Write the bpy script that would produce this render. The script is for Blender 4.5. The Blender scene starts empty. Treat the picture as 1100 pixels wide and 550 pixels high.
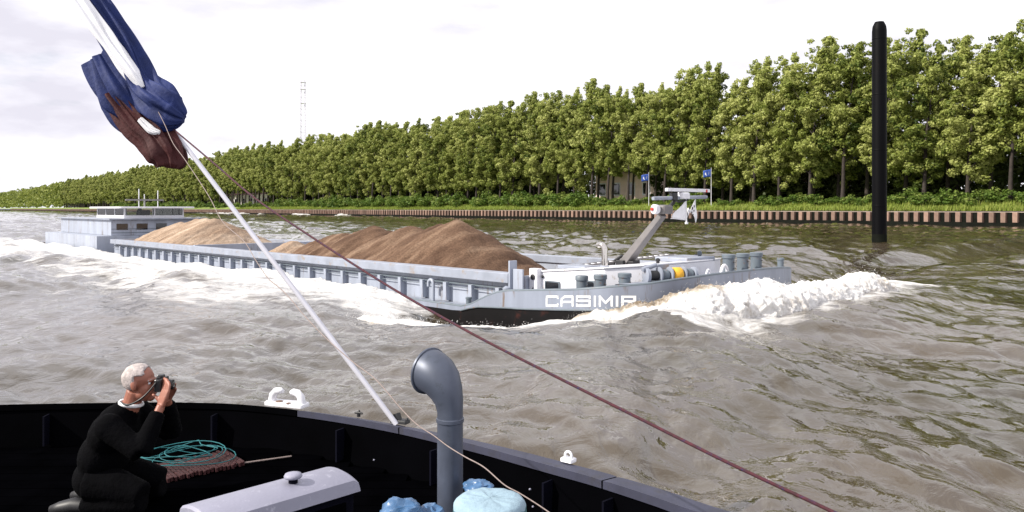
import bpy, bmesh, math, random
import numpy as np
from mathutils import Vector, Matrix
random.seed(7); np.random.seed(7)
R = math.radians
scene = bpy.context.scene
col = scene.collection

# ------------------------------------------------------------------ camera, sky, sun, exposure
CAMZ = 3.2
F, HX, HY = 850.0, 550.0, 224.0            # focal length in photo pixels, horizon row
cam_d = bpy.data.cameras.new('camera'); cam = bpy.data.objects.new('camera', cam_d); col.objects.link(cam)
cam.location = (0, 0, CAMZ); cam.rotation_euler = (R(90), 0, 0)
cam_d.sensor_width = 36; cam_d.lens = 36 * F / 1100
cam_d.shift_y = -(275 - HY) / 1100
cam_d.clip_start = 0.05; cam_d.clip_end = 12000
scene.camera = cam

SUN_DIR = Vector((-0.75, -0.26, 0.61)).normalized()       # towards the sun
SUN_EL = math.asin(SUN_DIR.z); SUN_AZ = math.atan2(SUN_DIR.x, SUN_DIR.y)
world = bpy.data.worlds.new('World'); scene.world = world; world.use_nodes = True
nt = world.node_tree; N = nt.nodes; L = nt.links; N.clear()
out = N.new('ShaderNodeOutputWorld'); bg = N.new('ShaderNodeBackground'); bg.inputs['Strength'].default_value = 0.10
sky = N.new('ShaderNodeTexSky'); sky.sky_type = 'NISHITA'; sky.sun_disc = False
sky.sun_elevation = SUN_EL; sky.sun_rotation = SUN_AZ; sky.dust_density = 2.0
tc = N.new('ShaderNodeTexCoord'); mp = N.new('ShaderNodeMapping'); mp.inputs['Scale'].default_value = (1, 1, 3.2)
mp.inputs['Location'].default_value = (3.1, 0.7, 0.2)
cn = N.new('ShaderNodeTexNoise'); cn.inputs['Scale'].default_value = 2.3; cn.inputs['Detail'].default_value = 7; cn.inputs['Roughness'].default_value = 0.55
cr = N.new('ShaderNodeValToRGB'); cr.color_ramp.elements[0].position = 0.20; cr.color_ramp.elements[1].position = 0.36
cn2 = N.new('ShaderNodeTexNoise'); cn2.inputs['Scale'].default_value = 3.4; cn2.inputs['Detail'].default_value = 6; cn2.inputs['Roughness'].default_value = 0.5
cr2 = N.new('ShaderNodeValToRGB')
e = cr2.color_ramp.elements; e[0].position = 0.37; e[0].color = (6.3, 6.15, 6.9, 1); e[1].position = 0.58; e[1].color = (10.4, 10.3, 10.7, 1)
mx = N.new('ShaderNodeMixRGB')
L.new(tc.outputs['Generated'], mp.inputs['Vector']); L.new(mp.outputs['Vector'], cn.inputs['Vector']); L.new(mp.outputs['Vector'], cn2.inputs['Vector'])
L.new(cn.outputs['Fac'], cr.inputs['Fac']); L.new(cn2.outputs['Fac'], cr2.inputs['Fac'])
L.new(cr.outputs['Color'], mx.inputs['Fac']); L.new(sky.outputs['Color'], mx.inputs['Color1']); L.new(cr2.outputs['Color'], mx.inputs['Color2'])
L.new(mx.outputs['Color'], bg.inputs['Color']); L.new(bg.outputs['Background'], out.inputs['Surface'])

sun_d = bpy.data.lights.new('sun', 'SUN'); sun_d.energy = 5.0; sun_d.angle = R(0.5); sun_d.color = (1.0, 0.94, 0.84)
sun = bpy.data.objects.new('sun', sun_d); col.objects.link(sun); sun.rotation_euler = SUN_DIR.to_track_quat('Z', 'Y').to_euler()
vs = scene.view_settings; vs.view_transform = 'Standard'; vs.look = 'None'; vs.exposure = 0.42; vs.gamma = 1.0; vs.use_curve_mapping = False

# ------------------------------------------------------------------ helpers
def at(px, py, Y):
    """world point that the photo pixel (px, py) shows at depth Y"""
    return Vector(((px - HX) / F * Y, Y, CAMZ - (py - HY) / F * Y))
def atz(px, py, z):
    return at(px, py, F * (CAMZ - z) / (py - HY))

def tag(o, label=None, cat=None, group=None, kind=None):
    if label: o['label'] = label
    if cat: o['category'] = cat
    if group: o['group'] = group
    if kind: o['kind'] = kind
    return o
def empty(name, loc=(0, 0, 0), rz=0.0):
    o = bpy.data.objects.new(name, None); o.empty_display_size = 0.2
    o.location = loc; o.rotation_euler = (0, 0, rz); col.objects.link(o); return o

class MB:
    def __init__(s, k=1.0): s.v = []; s.f = []; s.k = k
    def add(s, vs, fs):
        b = len(s.v); s.v += [(p[0]*s.k, p[1]*s.k, p[2]*s.k) for p in vs]; s.f += [tuple(i + b for i in f) for f in fs]; return s
    def box(s, c, d, rz=0.0, M=None):
        x, y, z = d[0]/2, d[1]/2, d[2]/2
        pts = [Vector((i*x, j*y, l*z)) for l in (-1, 1) for j in (-1, 1) for i in (-1, 1)]
        m = M if M else Matrix.Rotation(rz, 3, 'Z')
        pts = [m @ p + Vector(c) for p in pts]
        return s.add(pts, [(0,2,3,1),(4,5,7,6),(0,1,5,4),(2,6,7,3),(0,4,6,2),(1,3,7,5)])
    def rbox(s, c, d, r, rz=0.0, seg=3, top=0.0):
        """box with rounded vertical edges and a small chamfer on the top rim"""
        x, y = d[0]/2 - r, d[1]/2 - r; ring = []
        for qx, qy, a0 in ((1,1,0),(-1,1,90),(-1,-1,180),(1,-1,270)):
            for i in range(seg + 1):
                a = R(a0 + 90*i/seg); ring.append((qx*x + r*math.cos(a), qy*y + r*math.sin(a)))
        n = len(ring); z0, z1 = -d[2]/2, d[2]/2; ch = top or min(r*0.5, d[2]*0.2)
        m = Matrix.Rotation(rz, 3, 'Z'); c = Vector(c); vs = []
        sc = 1 - ch/max(d[0], d[1])*2
        for z, k in ((z0, 1), (z1 - ch, 1), (z1, sc)):
            vs += [m @ Vector((p[0]*k, p[1]*k, z)) + c for p in ring]
        fs = [tuple(range(n))[::-1], tuple(range(2*n, 3*n))]
        for l in range(2):
            for i in range(n): fs.append((l*n+i, l*n+(i+1)%n, (l+1)*n+(i+1)%n, (l+1)*n+i))
        return s.add(vs, fs)
    def tube(s, path, r, n=8, caps=True):
        path = [Vector(p) for p in path]; m = len(path)
        rs = list(r) if hasattr(r, '__len__') else [r]*m
        t0 = (path[1] - path[0]).normalized(); ref = Vector((0, 0, 1)) if abs(t0.z) < 0.9 else Vector((1, 0, 0))
        side = t0.cross(ref).normalized(); vs = []
        for i, p in enumerate(path):
            t = (path[min(i+1, m-1)] - path[max(i-1, 0)])
            t = t.normalized() if t.length > 1e-9 else t0
            side = (side - t*side.dot(t)).normalized(); up = t.cross(side)
            vs += [p + (side*math.cos(2*math.pi*j/n) + up*math.sin(2*math.pi*j/n))*rs[i] for j in range(n)]
        fs = [(i*n+j, i*n+(j+1)%n, (i+1)*n+(j+1)%n, (i+1)*n+j) for i in range(m-1) for j in range(n)]
        if caps: fs += [tuple(range(n))[::-1], tuple(range((m-1)*n, m*n))]
        return s.add(vs, fs)
    def cyl(s, c, r, h, n=20, r2=None): return s.tube([c, (c[0], c[1], c[2]+h)], [r, r if r2 is None else r2], n)
    def lathe(s, c, prof, n=20, axis=None):
        M = Vector(axis).to_track_quat('Z', 'Y').to_matrix() if axis else Matrix.Identity(3); c = Vector(c)
        vs = [M @ Vector((r*math.cos(2*math.pi*j/n), r*math.sin(2*math.pi*j/n), z)) + c for r, z in prof for j in range(n)]
        fs = [(i*n+j, i*n+(j+1)%n, (i+1)*n+(j+1)%n, (i+1)*n+j) for i in range(len(prof)-1) for j in range(n)]
        fs += [tuple(range(n))[::-1], tuple(range((len(prof)-1)*n, len(prof)*n))]
        return s.add(vs, fs)
    def grid(s, P):
        """P[i][j] rows of points"""
        m, n = len(P), len(P[0])
        return s.add([p for row in P for p in row], [(i*n+j, i*n+j+1, (i+1)*n+j+1, (i+1)*n+j) for i in range(m-1) for j in range(n-1)])
    def prism(s, poly, z0, z1):
        n = len(poly); z0 = z0 if hasattr(z0, '__len__') else [z0]*n; z1 = z1 if hasattr(z1, '__len__') else [z1]*n
        return s.add([(p[0], p[1], z) for p, z in zip(poly, z0)] + [(p[0], p[1], z) for p, z in zip(poly, z1)],
                     [tuple(range(n))[::-1], tuple(range(n, 2*n))] + [(i, (i+1)%n, n+(i+1)%n, n+i) for i in range(n)])
    def build(s, name, mat, parent=None, smooth=None, loc=None, bevel=0):
        me = bpy.data.meshes.new(name); me.from_pydata([tuple(p) for p in s.v], [], s.f); me.validate()
        bm = bmesh.new(); bm.from_mesh(me); bmesh.ops.recalc_face_normals(bm, faces=bm.faces); bm.to_mesh(me); bm.free()
        if smooth: 
            me.polygons.foreach_set('use_smooth', [True]*len(me.polygons))
            if smooth < 179: me.set_sharp_from_angle(angle=R(smooth))
        if mat: me.materials.append(mat)
        o = bpy.data.objects.new(name, me); col.objects.link(o)
        if parent: o.parent = parent
        if loc: o.location = loc
        if bevel:
            b = o.modifiers.new('bevel', 'BEVEL'); b.width = bevel; b.segments = 2; b.limit_method = 'ANGLE'
        return o

def np_mesh(name, V, Fq, mat, parent=None, smooth=True):
    me = bpy.data.meshes.new(name); V = np.asarray(V, np.float32); Fq = np.asarray(Fq, np.int32); k = Fq.shape[1]
    me.vertices.add(len(V)); me.vertices.foreach_set('co', V.ravel())
    me.loops.add(Fq.size); me.loops.foreach_set('vertex_index', Fq.ravel())
    me.polygons.add(len(Fq)); me.polygons.foreach_set('loop_start', np.arange(0, Fq.size, k, dtype=np.int32))
    if smooth: me.polygons.foreach_set('use_smooth', np.ones(len(Fq), bool))
    me.update(calc_edges=True); me.validate()
    if mat: me.materials.append(mat)
    o = bpy.data.objects.new(name, me); col.objects.link(o)
    if parent: o.parent = parent
    return o
def fattr(o, name, arr):
    a = o.data.attributes.new(name, 'FLOAT', 'POINT'); a.data.foreach_set('value', np.asarray(arr, np.float32))

def copy_tree(o, parent=None):
    c = o.copy(); col.objects.link(c)
    if parent: c.parent = parent
    for ch in list(o.children): copy_tree(ch, c)
    return c

# vectorised value noise
_perm = np.random.RandomState(3).permutation(4096).astype(np.int64)
_val = np.random.RandomState(4).rand(4096)
def _h(ix, iy, iz): return _val[(_perm[(ix + _perm[(iy + _perm[iz & 4095]) & 4095]) & 4095])]
def vnoise(x, y, z=0.0):
    x = np.asarray(x, float); y = np.asarray(y, float); z = np.zeros_like(x) + z
    ix, iy, iz = np.floor(x).astype(np.int64), np.floor(y).astype(np.int64), np.floor(z).astype(np.int64)
    fx, fy, fz = x-ix, y-iy, z-iz
    s = lambda t: t*t*t*(t*(t*6-15)+10)
    fx, fy, fz = s(fx), s(fy), s(fz); r = 0
    for dx in (0, 1):
        for dy in (0, 1):
            for dz in (0, 1):
                r = r + _h(ix+dx, iy+dy, iz+dz)*(fx if dx else 1-fx)*(fy if dy else 1-fy)*(fz if dz else 1-fz)
    return r*2 - 1
def fbm(x, y, z=0.0, o=4, g=0.5):
    r = 0; a = 1; t = 0
    for i in range(o):
        r = r + a*vnoise(x*2**i + 17.3*i, y*2**i - 9.1*i, z*2**i + 3.7*i); t += a; a *= g
    return r/t
def sstep(a, b, x):
    t = np.clip((x-a)/(b-a), 0, 1); return t*t*(3-2*t)

# ------------------------------------------------------------------ materials
def mat(name, rgb, rough=0.5, metal=0.0, var=0.0, vscale=4.0, bump=0.0, bscale=20.0, dirt=None, dirt_amt=0.0, dscale=3.0, spec=0.5, stretch=(1, 1, 1)):
    m = bpy.data.materials.new(name); m.use_nodes = True; t = m.node_tree; n = t.nodes; l = t.links
    b = n['Principled BSDF']; b.inputs['Roughness'].default_value = rough; b.inputs['Metallic'].default_value = metal
    b.inputs['Specular IOR Level'].default_value = spec
    c = n.new('ShaderNodeRGB'); c.outputs[0].default_value = (*rgb, 1); cur = c.outputs[0]
    tcn = n.new('ShaderNodeTexCoord'); mpn = n.new('ShaderNodeMapping'); mpn.inputs['Scale'].default_value = stretch
    l.new(tcn.outputs['Object'], mpn.inputs['Vector']); vec = mpn.outputs['Vector']
    if var:
        nz = n.new('ShaderNodeTexNoise'); nz.inputs['Scale'].default_value = vscale; nz.inputs['Detail'].default_value = 6; l.new(vec, nz.inputs['Vector'])
        mr = n.new('ShaderNodeMapRange'); mr.inputs[1].default_value = 0.3; mr.inputs[2].default_value = 0.7; mr.inputs[3].default_value = 1-var; mr.inputs[4].default_value = 1+var
        l.new(nz.outputs['Fac'], mr.inputs[0])
        mm = n.new('ShaderNodeMixRGB'); mm.blend_type = 'MULTIPLY'; mm.inputs['Fac'].default_value = 1
        l.new(cur, mm.inputs['Color1']); l.new(mr.outputs[0], mm.inputs['Color2']); cur = mm.outputs[0]
    if dirt:
        nz = n.new('ShaderNodeTexNoise'); nz.inputs['Scale'].default_value = dscale; nz.inputs['Detail'].default_value = 9; nz.inputs['Roughness'].default_value = 0.7; l.new(vec, nz.inputs['Vector'])
        rp = n.new('ShaderNodeValToRGB'); rp.color_ramp.elements[0].position = 0.62 - dirt_amt*0.3; rp.color_ramp.elements[1].position = 0.72 - dirt_amt*0.2
        l.new(nz.outputs['Fac'], rp.inputs['Fac'])
        mm = n.new('ShaderNodeMixRGB'); mm.inputs['Color2'].default_value = (*dirt, 1)
        l.new(rp.outputs['Color'], mm.inputs['Fac']); l.new(cur, mm.inputs['Color1']); cur = mm.outputs[0]
    l.new(cur, b.inputs['Base Color'])
    if bump:
        nz = n.new('ShaderNodeTexNoise'); nz.inputs['Scale'].default_value = bscale; nz.inputs['Detail'].default_value = 5; l.new(vec, nz.inputs['Vector'])
        bp = n.new('ShaderNodeBump'); bp.inputs['Strength'].default_value = bump; bp.inputs['Distance'].default_value = 0.02
        l.new(nz.outputs['Fac'], bp.inputs['Height']); l.new(bp.outputs['Normal'], b.inputs['Normal'])
    return m

def leaf_mat(name, c1, c2, c3):
    m = bpy.data.materials.new(name); m.use_nodes = True; t = m.node_tree; n = t.nodes; l = t.links; n.clear()
    o = n.new('ShaderNodeOutputMaterial'); d = n.new('ShaderNodeBsdfPrincipled'); d.inputs['Roughness'].default_value = 0.55
    d.inputs['Specular IOR Level'].default_value = 0.25
    tr = n.new('ShaderNodeBsdfTranslucent'); mxs = n.new('ShaderNodeMixShader'); mxs.inputs[0].default_value = 0.38
    at_ = n.new('ShaderNodeAttribute'); at_.attribute_name = 'tone'; oi = n.new('ShaderNodeObjectInfo')
    ad = n.new('ShaderNodeMath'); ad.operation = 'MULTIPLY_ADD'; ad.inputs[1].default_value = 0.25
    l.new(oi.outputs['Random'], ad.inputs[0]); l.new(at_.outputs['Fac'], ad.inputs[2])
    rp = n.new('ShaderNodeValToRGB'); e = rp.color_ramp.elements; e[0].position = 0.1; e[0].color = (*c1, 1); e[1].position = 1.0; e[1].color = (*c3, 1)
    k = e.new(0.5); k.color = (*c2, 1)
    l.new(ad.outputs[0], rp.inputs['Fac']); l.new(rp.outputs['Color'], d.inputs['Base Color']); l.new(rp.outputs['Color'], tr.inputs['Color'])
    l.new(d.outputs[0], mxs.inputs[1]); l.new(tr.outputs[0], mxs.inputs[2]); l.new(mxs.outputs[0], o.inputs['Surface'])
    return m

M = {}
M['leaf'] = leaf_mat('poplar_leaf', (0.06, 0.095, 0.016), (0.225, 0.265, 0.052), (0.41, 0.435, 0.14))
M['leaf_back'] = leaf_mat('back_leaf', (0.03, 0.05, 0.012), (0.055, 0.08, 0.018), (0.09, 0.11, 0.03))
M['shrub'] = leaf_mat('shrub_leaf', (0.06, 0.11, 0.016), (0.12, 0.19, 0.032), (0.21, 0.26, 0.06))
M['grass'] = leaf_mat('grass_blade', (0.13, 0.20, 0.025), (0.21, 0.27, 0.045), (0.32, 0.34, 0.09))
M['bark'] = mat('bark', (0.032, 0.024, 0.02), 0.9, var=0.4, vscale=2, bump=0.6, bscale=6)
M['turf'] = mat('turf', (0.17, 0.23, 0.04), 0.95, var=0.4, vscale=0.3, bump=0.5, bscale=3, dirt=(0.10, 0.08, 0.04), dirt_amt=0.2, dscale=0.08)
M['rust'] = mat('rusty_sheet', (0.215, 0.138, 0.105), 0.85, var=0.45, vscale=0.9, dirt=(0.12, 0.05, 0.03), dirt_amt=0.35, dscale=0.7, stretch=(1, 1, 0.4))
_t = M['rust'].node_tree; _b = _t.nodes['Principled BSDF']; _l = _b.inputs['Base Color'].links[0].from_socket
_o = _t.nodes.new('ShaderNodeObjectInfo'); _r = _t.nodes.new('ShaderNodeMapRange'); _r.inputs[3].default_value = 0.55; _r.inputs[4].default_value = 1.25; _t.links.new(_o.outputs['Random'], _r.inputs[0])
_m = _t.nodes.new('ShaderNodeMixRGB'); _m.blend_type = 'MULTIPLY'; _m.inputs['Fac'].default_value = 1; _t.links.new(_l, _m.inputs['Color1']); _t.links.new(_r.outputs[0], _m.inputs['Color2']); _t.links.new(_m.outputs[0], _b.inputs['Base Color'])
M['wet'] = mat('wet_algae', (0.005, 0.006, 0.004), 0.8, var=0.4, vscale=1, spec=0.1)
M['concrete'] = mat('concrete', (0.36, 0.30, 0.25), 0.9, var=0.25, vscale=1.5)
M['grey'] = mat('barge_grey_blue', (0.31, 0.34, 0.41), 0.45, var=0.14, vscale=1.2, dirt=(0.14, 0.105, 0.085), dirt_amt=0.16, dscale=2.0, stretch=(1.6, 1.6, 0.22))
M['strake'] = mat('barge_strake_grey', (0.20, 0.225, 0.285), 0.5, var=0.14, vscale=1.2, dirt=(0.13, 0.095, 0.075), dirt_amt=0.16, dscale=2.0, stretch=(1.6, 1.6, 0.22))
M['deckgrey'] = mat('barge_deck_grey', (0.25, 0.275, 0.335), 0.5, var=0.15, vscale=1.5, dirt=(0.25, 0.2, 0.16), dirt_amt=0.2, dscale=1.8)
M['midgrey'] = mat('barge_mid_grey', (0.11, 0.135, 0.16), 0.5, var=0.15, vscale=3, dirt=(0.16, 0.07, 0.04), dirt_amt=0.12, dscale=6)
M['black'] = mat('hull_black', (0.004, 0.0035, 0.004), 0.6, var=0.3, vscale=1.5, spec=0.12, dirt=(0.03, 0.010, 0.008), dirt_amt=0.12, dscale=1.4)
M['white'] = mat('white_paint', (0.70, 0.70, 0.74), 0.35, var=0.04, vscale=2, dirt=(0.42, 0.36, 0.30), dirt_amt=0.1, dscale=5)
M['letter'] = mat('letter_white', (0.85, 0.85, 0.85), 0.5, var=0.05, vscale=8)
M['glass'] = mat('dark_glass', (0.012, 0.014, 0.018), 0.06, spec=0.8)
M['chrome'] = mat('stainless', (0.60, 0.57, 0.53), 0.10, metal=1.0, var=0.08, vscale=9)
M['dark'] = mat('dark_fitting', (0.012, 0.012, 0.014), 0.5)
M['mast'] = mat('mast_grey', (0.155, 0.145, 0.145), 0.5, var=0.12, vscale=4)
M['yellow'] = mat('yellow_rope', (0.72, 0.38, 0.03), 0.7, var=0.15, vscale=20)
M['red'] = mat('red_paint', (0.5, 0.03, 0.02), 0.5)
M['darkred'] = mat('dark_red_rope', (0.045, 0.004, 0.010), 0.8, var=0.5, vscale=60, dirt=(0.01, 0.01, 0.06), dirt_amt=0.3, dscale=50)
M['cord'] = mat('pale_cord', (0.25, 0.20, 0.185), 0.8, var=0.2, vscale=60)
M['teal'] = mat('teal_rope', (0.006, 0.11, 0.125), 0.75, var=0.3, vscale=40)
M['boat'] = mat('boat_shade_black', (0.0007, 0.0007, 0.0012), 0.8, var=0.3, vscale=3, bump=0.15, bscale=9, spec=0.015)  # deep shade inside the boat is put into this near-black, and the deck's
M['cap'] = mat('gunwale_grey', (0.032, 0.034, 0.060), 0.65, var=0.2, vscale=6, dirt=(0.03, 0.03, 0.045), dirt_amt=0.3, dscale=7)
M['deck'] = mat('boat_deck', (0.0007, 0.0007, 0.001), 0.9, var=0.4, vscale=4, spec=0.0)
M['navy'] = mat('navy_paint', (0.0012, 0.0013, 0.006), 0.8, var=0.2, vscale=5, spec=0.1)
M['lid'] = mat('hatch_lid_white', (0.25, 0.25, 0.32), 0.55, var=0.05, vscale=7, bump=0.1, bscale=60, dirt=(0.42, 0.42, 0.5), dirt_amt=0.1, dscale=12)
M['slat'] = mat('red_slat', (0.032, 0.005, 0.006), 0.8, var=0.4, vscale=12, dirt=(0.12, 0.045, 0.045), dirt_amt=0.2, dscale=22, bump=0.3, bscale=40)
M['cowl'] = mat('cowl_grey', (0.07, 0.082, 0.115), 0.45, metal=0.25, var=0.15, vscale=10, dirt=(0.05, 0.06, 0.08), dirt_amt=0.15, dscale=14)
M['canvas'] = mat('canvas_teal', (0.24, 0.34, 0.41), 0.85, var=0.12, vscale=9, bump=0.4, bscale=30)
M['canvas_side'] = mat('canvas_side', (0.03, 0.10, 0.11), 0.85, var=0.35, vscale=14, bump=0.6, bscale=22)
M['bag'] = mat('blue_plastic', (0.055, 0.13, 0.26), 0.35, var=0.3, vscale=14, bump=0.3, bscale=30)
M['steelblack'] = mat('black_steel_pile', (0.0012, 0.0012, 0.002), 0.55, var=0.4, vscale=0.8, spec=0.08, dirt=(0.012, 0.006, 0.005), dirt_amt=0.15, dscale=0.7, stretch=(1, 1, 0.2))
M['towergrey'] = mat('tower_haze_grey', (0.62, 0.60, 0.68), 0.6)  # haze over the distant tower is put into this pale colour
M['wall'] = mat('house_wall', (0.80, 0.62, 0.56), 0.85, var=0.08, vscale=0.8)
M['wallw'] = mat('pale_wall', (0.82, 0.77, 0.74), 0.85, var=0.08, vscale=0.5)
M['tile'] = mat('roof_tile', (0.16, 0.07, 0.05), 0.85, var=0.3, vscale=2)
M['blueflag'] = mat('blue_flag', (0.03, 0.08, 0.35), 0.8)
M['whitecloth'] = mat('white_cloth', (0.78, 0.78, 0.8), 0.8, var=0.06, vscale=6)
M['skin'] = mat('skin', (0.27, 0.10, 0.065), 0.5, var=0.12, vscale=25)
M['hair'] = mat('white_hair', (0.40, 0.35, 0.34), 0.8, var=0.35, vscale=40, bump=0.35, bscale=120)
M['jacket'] = mat('black_jacket', (0.0012, 0.0012, 0.0018), 0.9, spec=0.05, var=0.3, vscale=14, bump=0.3, bscale=40)
M['camblack'] = mat('camera_black', (0.012, 0.012, 0.013), 0.35)

# ------------------------------------------------------------------ barge frame (also used by the water)
K = 1.12
P0 = Vector((-0.54, 23.1)); U = Vector((0.681, -0.733)); Vv = Vector((0.733, 0.681))
BZ = CAMZ*(1 - K)                                    # world height of the barge's z = 0
BARGE_LOC = (P0.x*K, P0.y*K, BZ); BARGE_RZ = math.atan2(U.y, U.x)
BEAM = 9.0; U_BOW0, U_TIP, BOWN = 3.0, 5.7, 2.6
def BW(u, v, z):
    """barge coordinates to world"""
    p = (P0 + U*u + Vv*v)*K; return Vector((p.x, p.y, BZ + K*z))
def bow_half(u):
    """hull edge distance from the near side, at station u"""
    u = np.asarray(u, float); t = np.clip((u - U_BOW0)/(U_TIP - U_BOW0), 0, 1)
    return BEAM/2*(1 - (1 - t**BOWN)**(1/BOWN))

# ------------------------------------------------------------------ water
def make_water():
    nth, nr = 1150, 760
    th = np.linspace(R(-66), R(66), nth); th = th*(0.72 + 0.28*(np.abs(th)/R(66))**2)*1.0
    rad = 2.2*np.exp(np.linspace(0, math.log(5200/2.2), nr))
    # finer rows where the barge and its wave are
    T, RR = np.meshgrid(th, rad)
    X = RR*np.sin(T); Y = RR*np.cos(T)
    # chop: many directional sinusoids with sharpened crests
    rs = np.random.RandomState(11); Z = np.zeros_like(X)
    wx = X + 1.3*fbm(X*0.13, Y*0.13, 2.0, 3); wy = Y + 1.3*fbm(X*0.13, Y*0.13, 7.0, 3)
    for i in range(46):
        lam = 0.55*(16/0.55)**(rs.rand()**1.3); a = R(25 + rs.randn()*42); ph = rs.rand()*6.28
        k = 2*math.pi/lam; fade = np.clip(lam*60/np.maximum(RR, 1), 0, 1)
        c = np.sin(k*(wx*math.cos(a) + wy*math.sin(a)) + ph)
        Z += 0.0105*lam**0.74*(c - 0.55*(np.abs(c) - 0.64))*fade
    Z += 0.055*(1 - 2*np.abs(fbm(wx*0.62 + wy*0.25, wy*0.42, 1.0, 4, 0.5)))*np.clip(40/RR, 0.25, 1)
    Z += 0.012*fbm(wx*3.1, wy*2.2, 5.0, 4, 0.6)*np.clip(20/RR, 0, 1)
    amp = 0.75 + 0.5*fbm(X*0.05, Y*0.05, 3.0, 2)
    Z *= amp
    # barge coordinates (in barge units)
    px, py = X/K - P0.x, Y/K - P0.y
    u = px*U.x + py*U.y; v = px*Vv.x + py*Vv.y
    foam = np.zeros_like(X)
    n1 = fbm(u*0.55, v*0.9, 0.5, 4); n2 = fbm(u*0.22 + 5, v*0.55, 1.5, 4)
    inside_len = (u > -55) & (u < 8)
    edge = np.where(u > U_BOW0, bow_half(u), 0.0)
    dv = edge - v                                       # distance out from the near side
    out_ = np.where(v > BEAM/2, v - (BEAM - edge), dv)  # distance out from whichever side
    # trough at the shoulder
    tr = np.exp(-(np.abs(u + 0.6)/2.9)**2.6)*np.exp(-(np.clip(dv, 0, 99)/3.3)**2.4)
    Z -= 0.86*tr*inside_len
    # swell piled against the side, aft of the trough
    aft = sstep(-2.6, -5.6, u)*sstep(-62, -50, u)
    Z += aft*(0.10 + 0.10*n2)*np.exp(-np.clip(dv - 0.5, 0, 99)/2.0)*inside_len
    Z += aft*0.22*np.exp(-((dv - (2.6 + 0.05*(-u)))/0.9)**2)*(0.6 + 0.7*n1)
    # pillow in front of the bow
    fr = np.exp(-((u - (U_TIP + 0.6))/0.9)**2)*sstep(-2.5, 0.5, v)*sstep(16, 9, v)
    Z += 0.55*fr
    Z += 0.28*np.exp(-((u - 8.4 + 0.1*(v-4))/1.6)**2)*sstep(-3, 1, v)*sstep(20, 10, v)
    # under the hull: keep the water out of the hold
    ins = (v > edge + 0.12) & (v < BEAM - edge - 0.12) & (u > -56) & (u < U_TIP - 0.1)
    Z = np.where(ins, -2.4, Z)
    # foam sheet along the side, widening aft
    wd = 3.3 + 0.05*np.clip(-u, 0, 60)
    side = sstep(wd + 1.6, wd - 1.8, dv)*(dv > -0.3)*(v < 4)
    f1 = side*sstep(4.5, 0.5, u)*sstep(-75, -60, u)
    hug = np.exp(-np.clip(dv, 0, 99)/1.5)
    foam = f1*(0.62 + 0.34*hug + 0.30*n2 + 0.28*n1)
    foam *= np.clip(1 - 0.75*np.exp(-((u+0.9)/2.6)**2)*np.exp(-((dv)/1.5)**4), 0, 1)
    # streaks further out, aft
    st = sstep(wd + 7.5, wd + 0.5, dv)*(dv > 0)*sstep(2, -8, u)*(v < 4)*sstep(-75, -60, u)
    foam = np.maximum(foam, st*(0.43 + 0.62*n2 + 0.15*n1))
    # front line under the breaking wave
    dfr = np.where(v > -0.5, u - U_TIP, 99)
    foam = np.maximum(foam, (dfr > -0.5)*sstep(3.6, 1.0, dfr)*sstep(18, 13, v)*(0.72 + 0.5*n2 + 0.3*n1))
    near = sstep(3.2, 0.8, dv)*(dv > -0.3)*sstep(1.0, 2.6, u)*sstep(6.6, 5.8, u)*(v < 2)
    foam = np.maximum(foam, near*0.95)
    # breaking wash along the far bank
    cm = np.array([0.794, 0.607]); dist = X*cm[0] + Y*cm[1]; sl = -X*0.607 + Y*0.794
    bank = np.exp(-((dist - 137)/4.5)**2)*sstep(180, 320, sl)*sstep(900, 520, sl)
    nb = fbm(sl*0.045, dist*0.22, 8.0, 4)
    foam = np.maximum(foam, bank*sstep(0.10, 0.34, nb)*0.85)
    Z += bank*sstep(0.1, 0.34, nb)*0.9
    # wake wash left over on the far side
    fs = sstep(9.5, 11, v)*sstep(26, 14, v)*sstep(4, -12, u)
    foam = np.maximum(foam, fs*(0.12 + 0.55*n2))
    Vt = np.stack([X, Y, Z], -1).reshape(-1, 3)
    i = np.arange(nr-1)[:, None]*nth + np.arange(nth-1)[None]
    Fq = np.stack([i, i+1, i+1+nth, i+nth], -1).reshape(-1, 4)
    m = bpy.data.materials.new('canal_water'); m.use_nodes = True; t = m.node_tree; n = t.nodes; l = t.links; n.clear()
    o = n.new('ShaderNodeOutputMaterial'); w = n.new('ShaderNodeBsdfPrincipled')
    w.inputs['Roughness'].default_value = 0.03; w.inputs['IOR'].default_value = 1.56
    geo = n.new('ShaderNodeNewGeometry')
    nz0 = n.new('ShaderNodeTexNoise'); nz0.inputs['Scale'].default_value = 0.12; nz0.inputs['Detail'].default_value = 4; l.new(geo.outputs['Position'], nz0.inputs['Vector'])
    rp0 = n.new('ShaderNodeValToRGB'); e = rp0.color_ramp.elements; e[0].position = 0.35; e[0].color = (0.034, 0.026, 0.010, 1); e[1].position = 0.68; e[1].color = (0.078, 0.060, 0.042, 1)
    l.new(nz0.outputs['Fac'], rp0.inputs['Fac']); l.new(rp0.outputs['Color'], w.inputs['Base Color'])
    mpw = n.new('ShaderNodeMapping'); mpw.inputs['Rotation'].default_value = (0, 0, R(-25)); mpw.inputs['Scale'].default_value = (1.0, 0.55, 1); l.new(geo.outputs['Position'], mpw.inputs['Vector'])
    b1 = n.new('ShaderNodeTexNoise'); b1.inputs['Scale'].default_value = 2.2; b1.inputs['Detail'].default_value = 5; b1.inputs['Roughness'].default_value = 0.52; b1.inputs['Distortion'].default_value = 0.8
    l.new(mpw.outputs['Vector'], b1.inputs['Vector'])
    bp = n.new('ShaderNodeBump'); bp.inputs['Strength'].default_value = 0.75; bp.inputs['Distance'].default_value = 0.068
    l.new(b1.outputs['Fac'], bp.inputs['Height']); l.new(bp.outputs['Normal'], w.inputs['Normal'])
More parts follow.
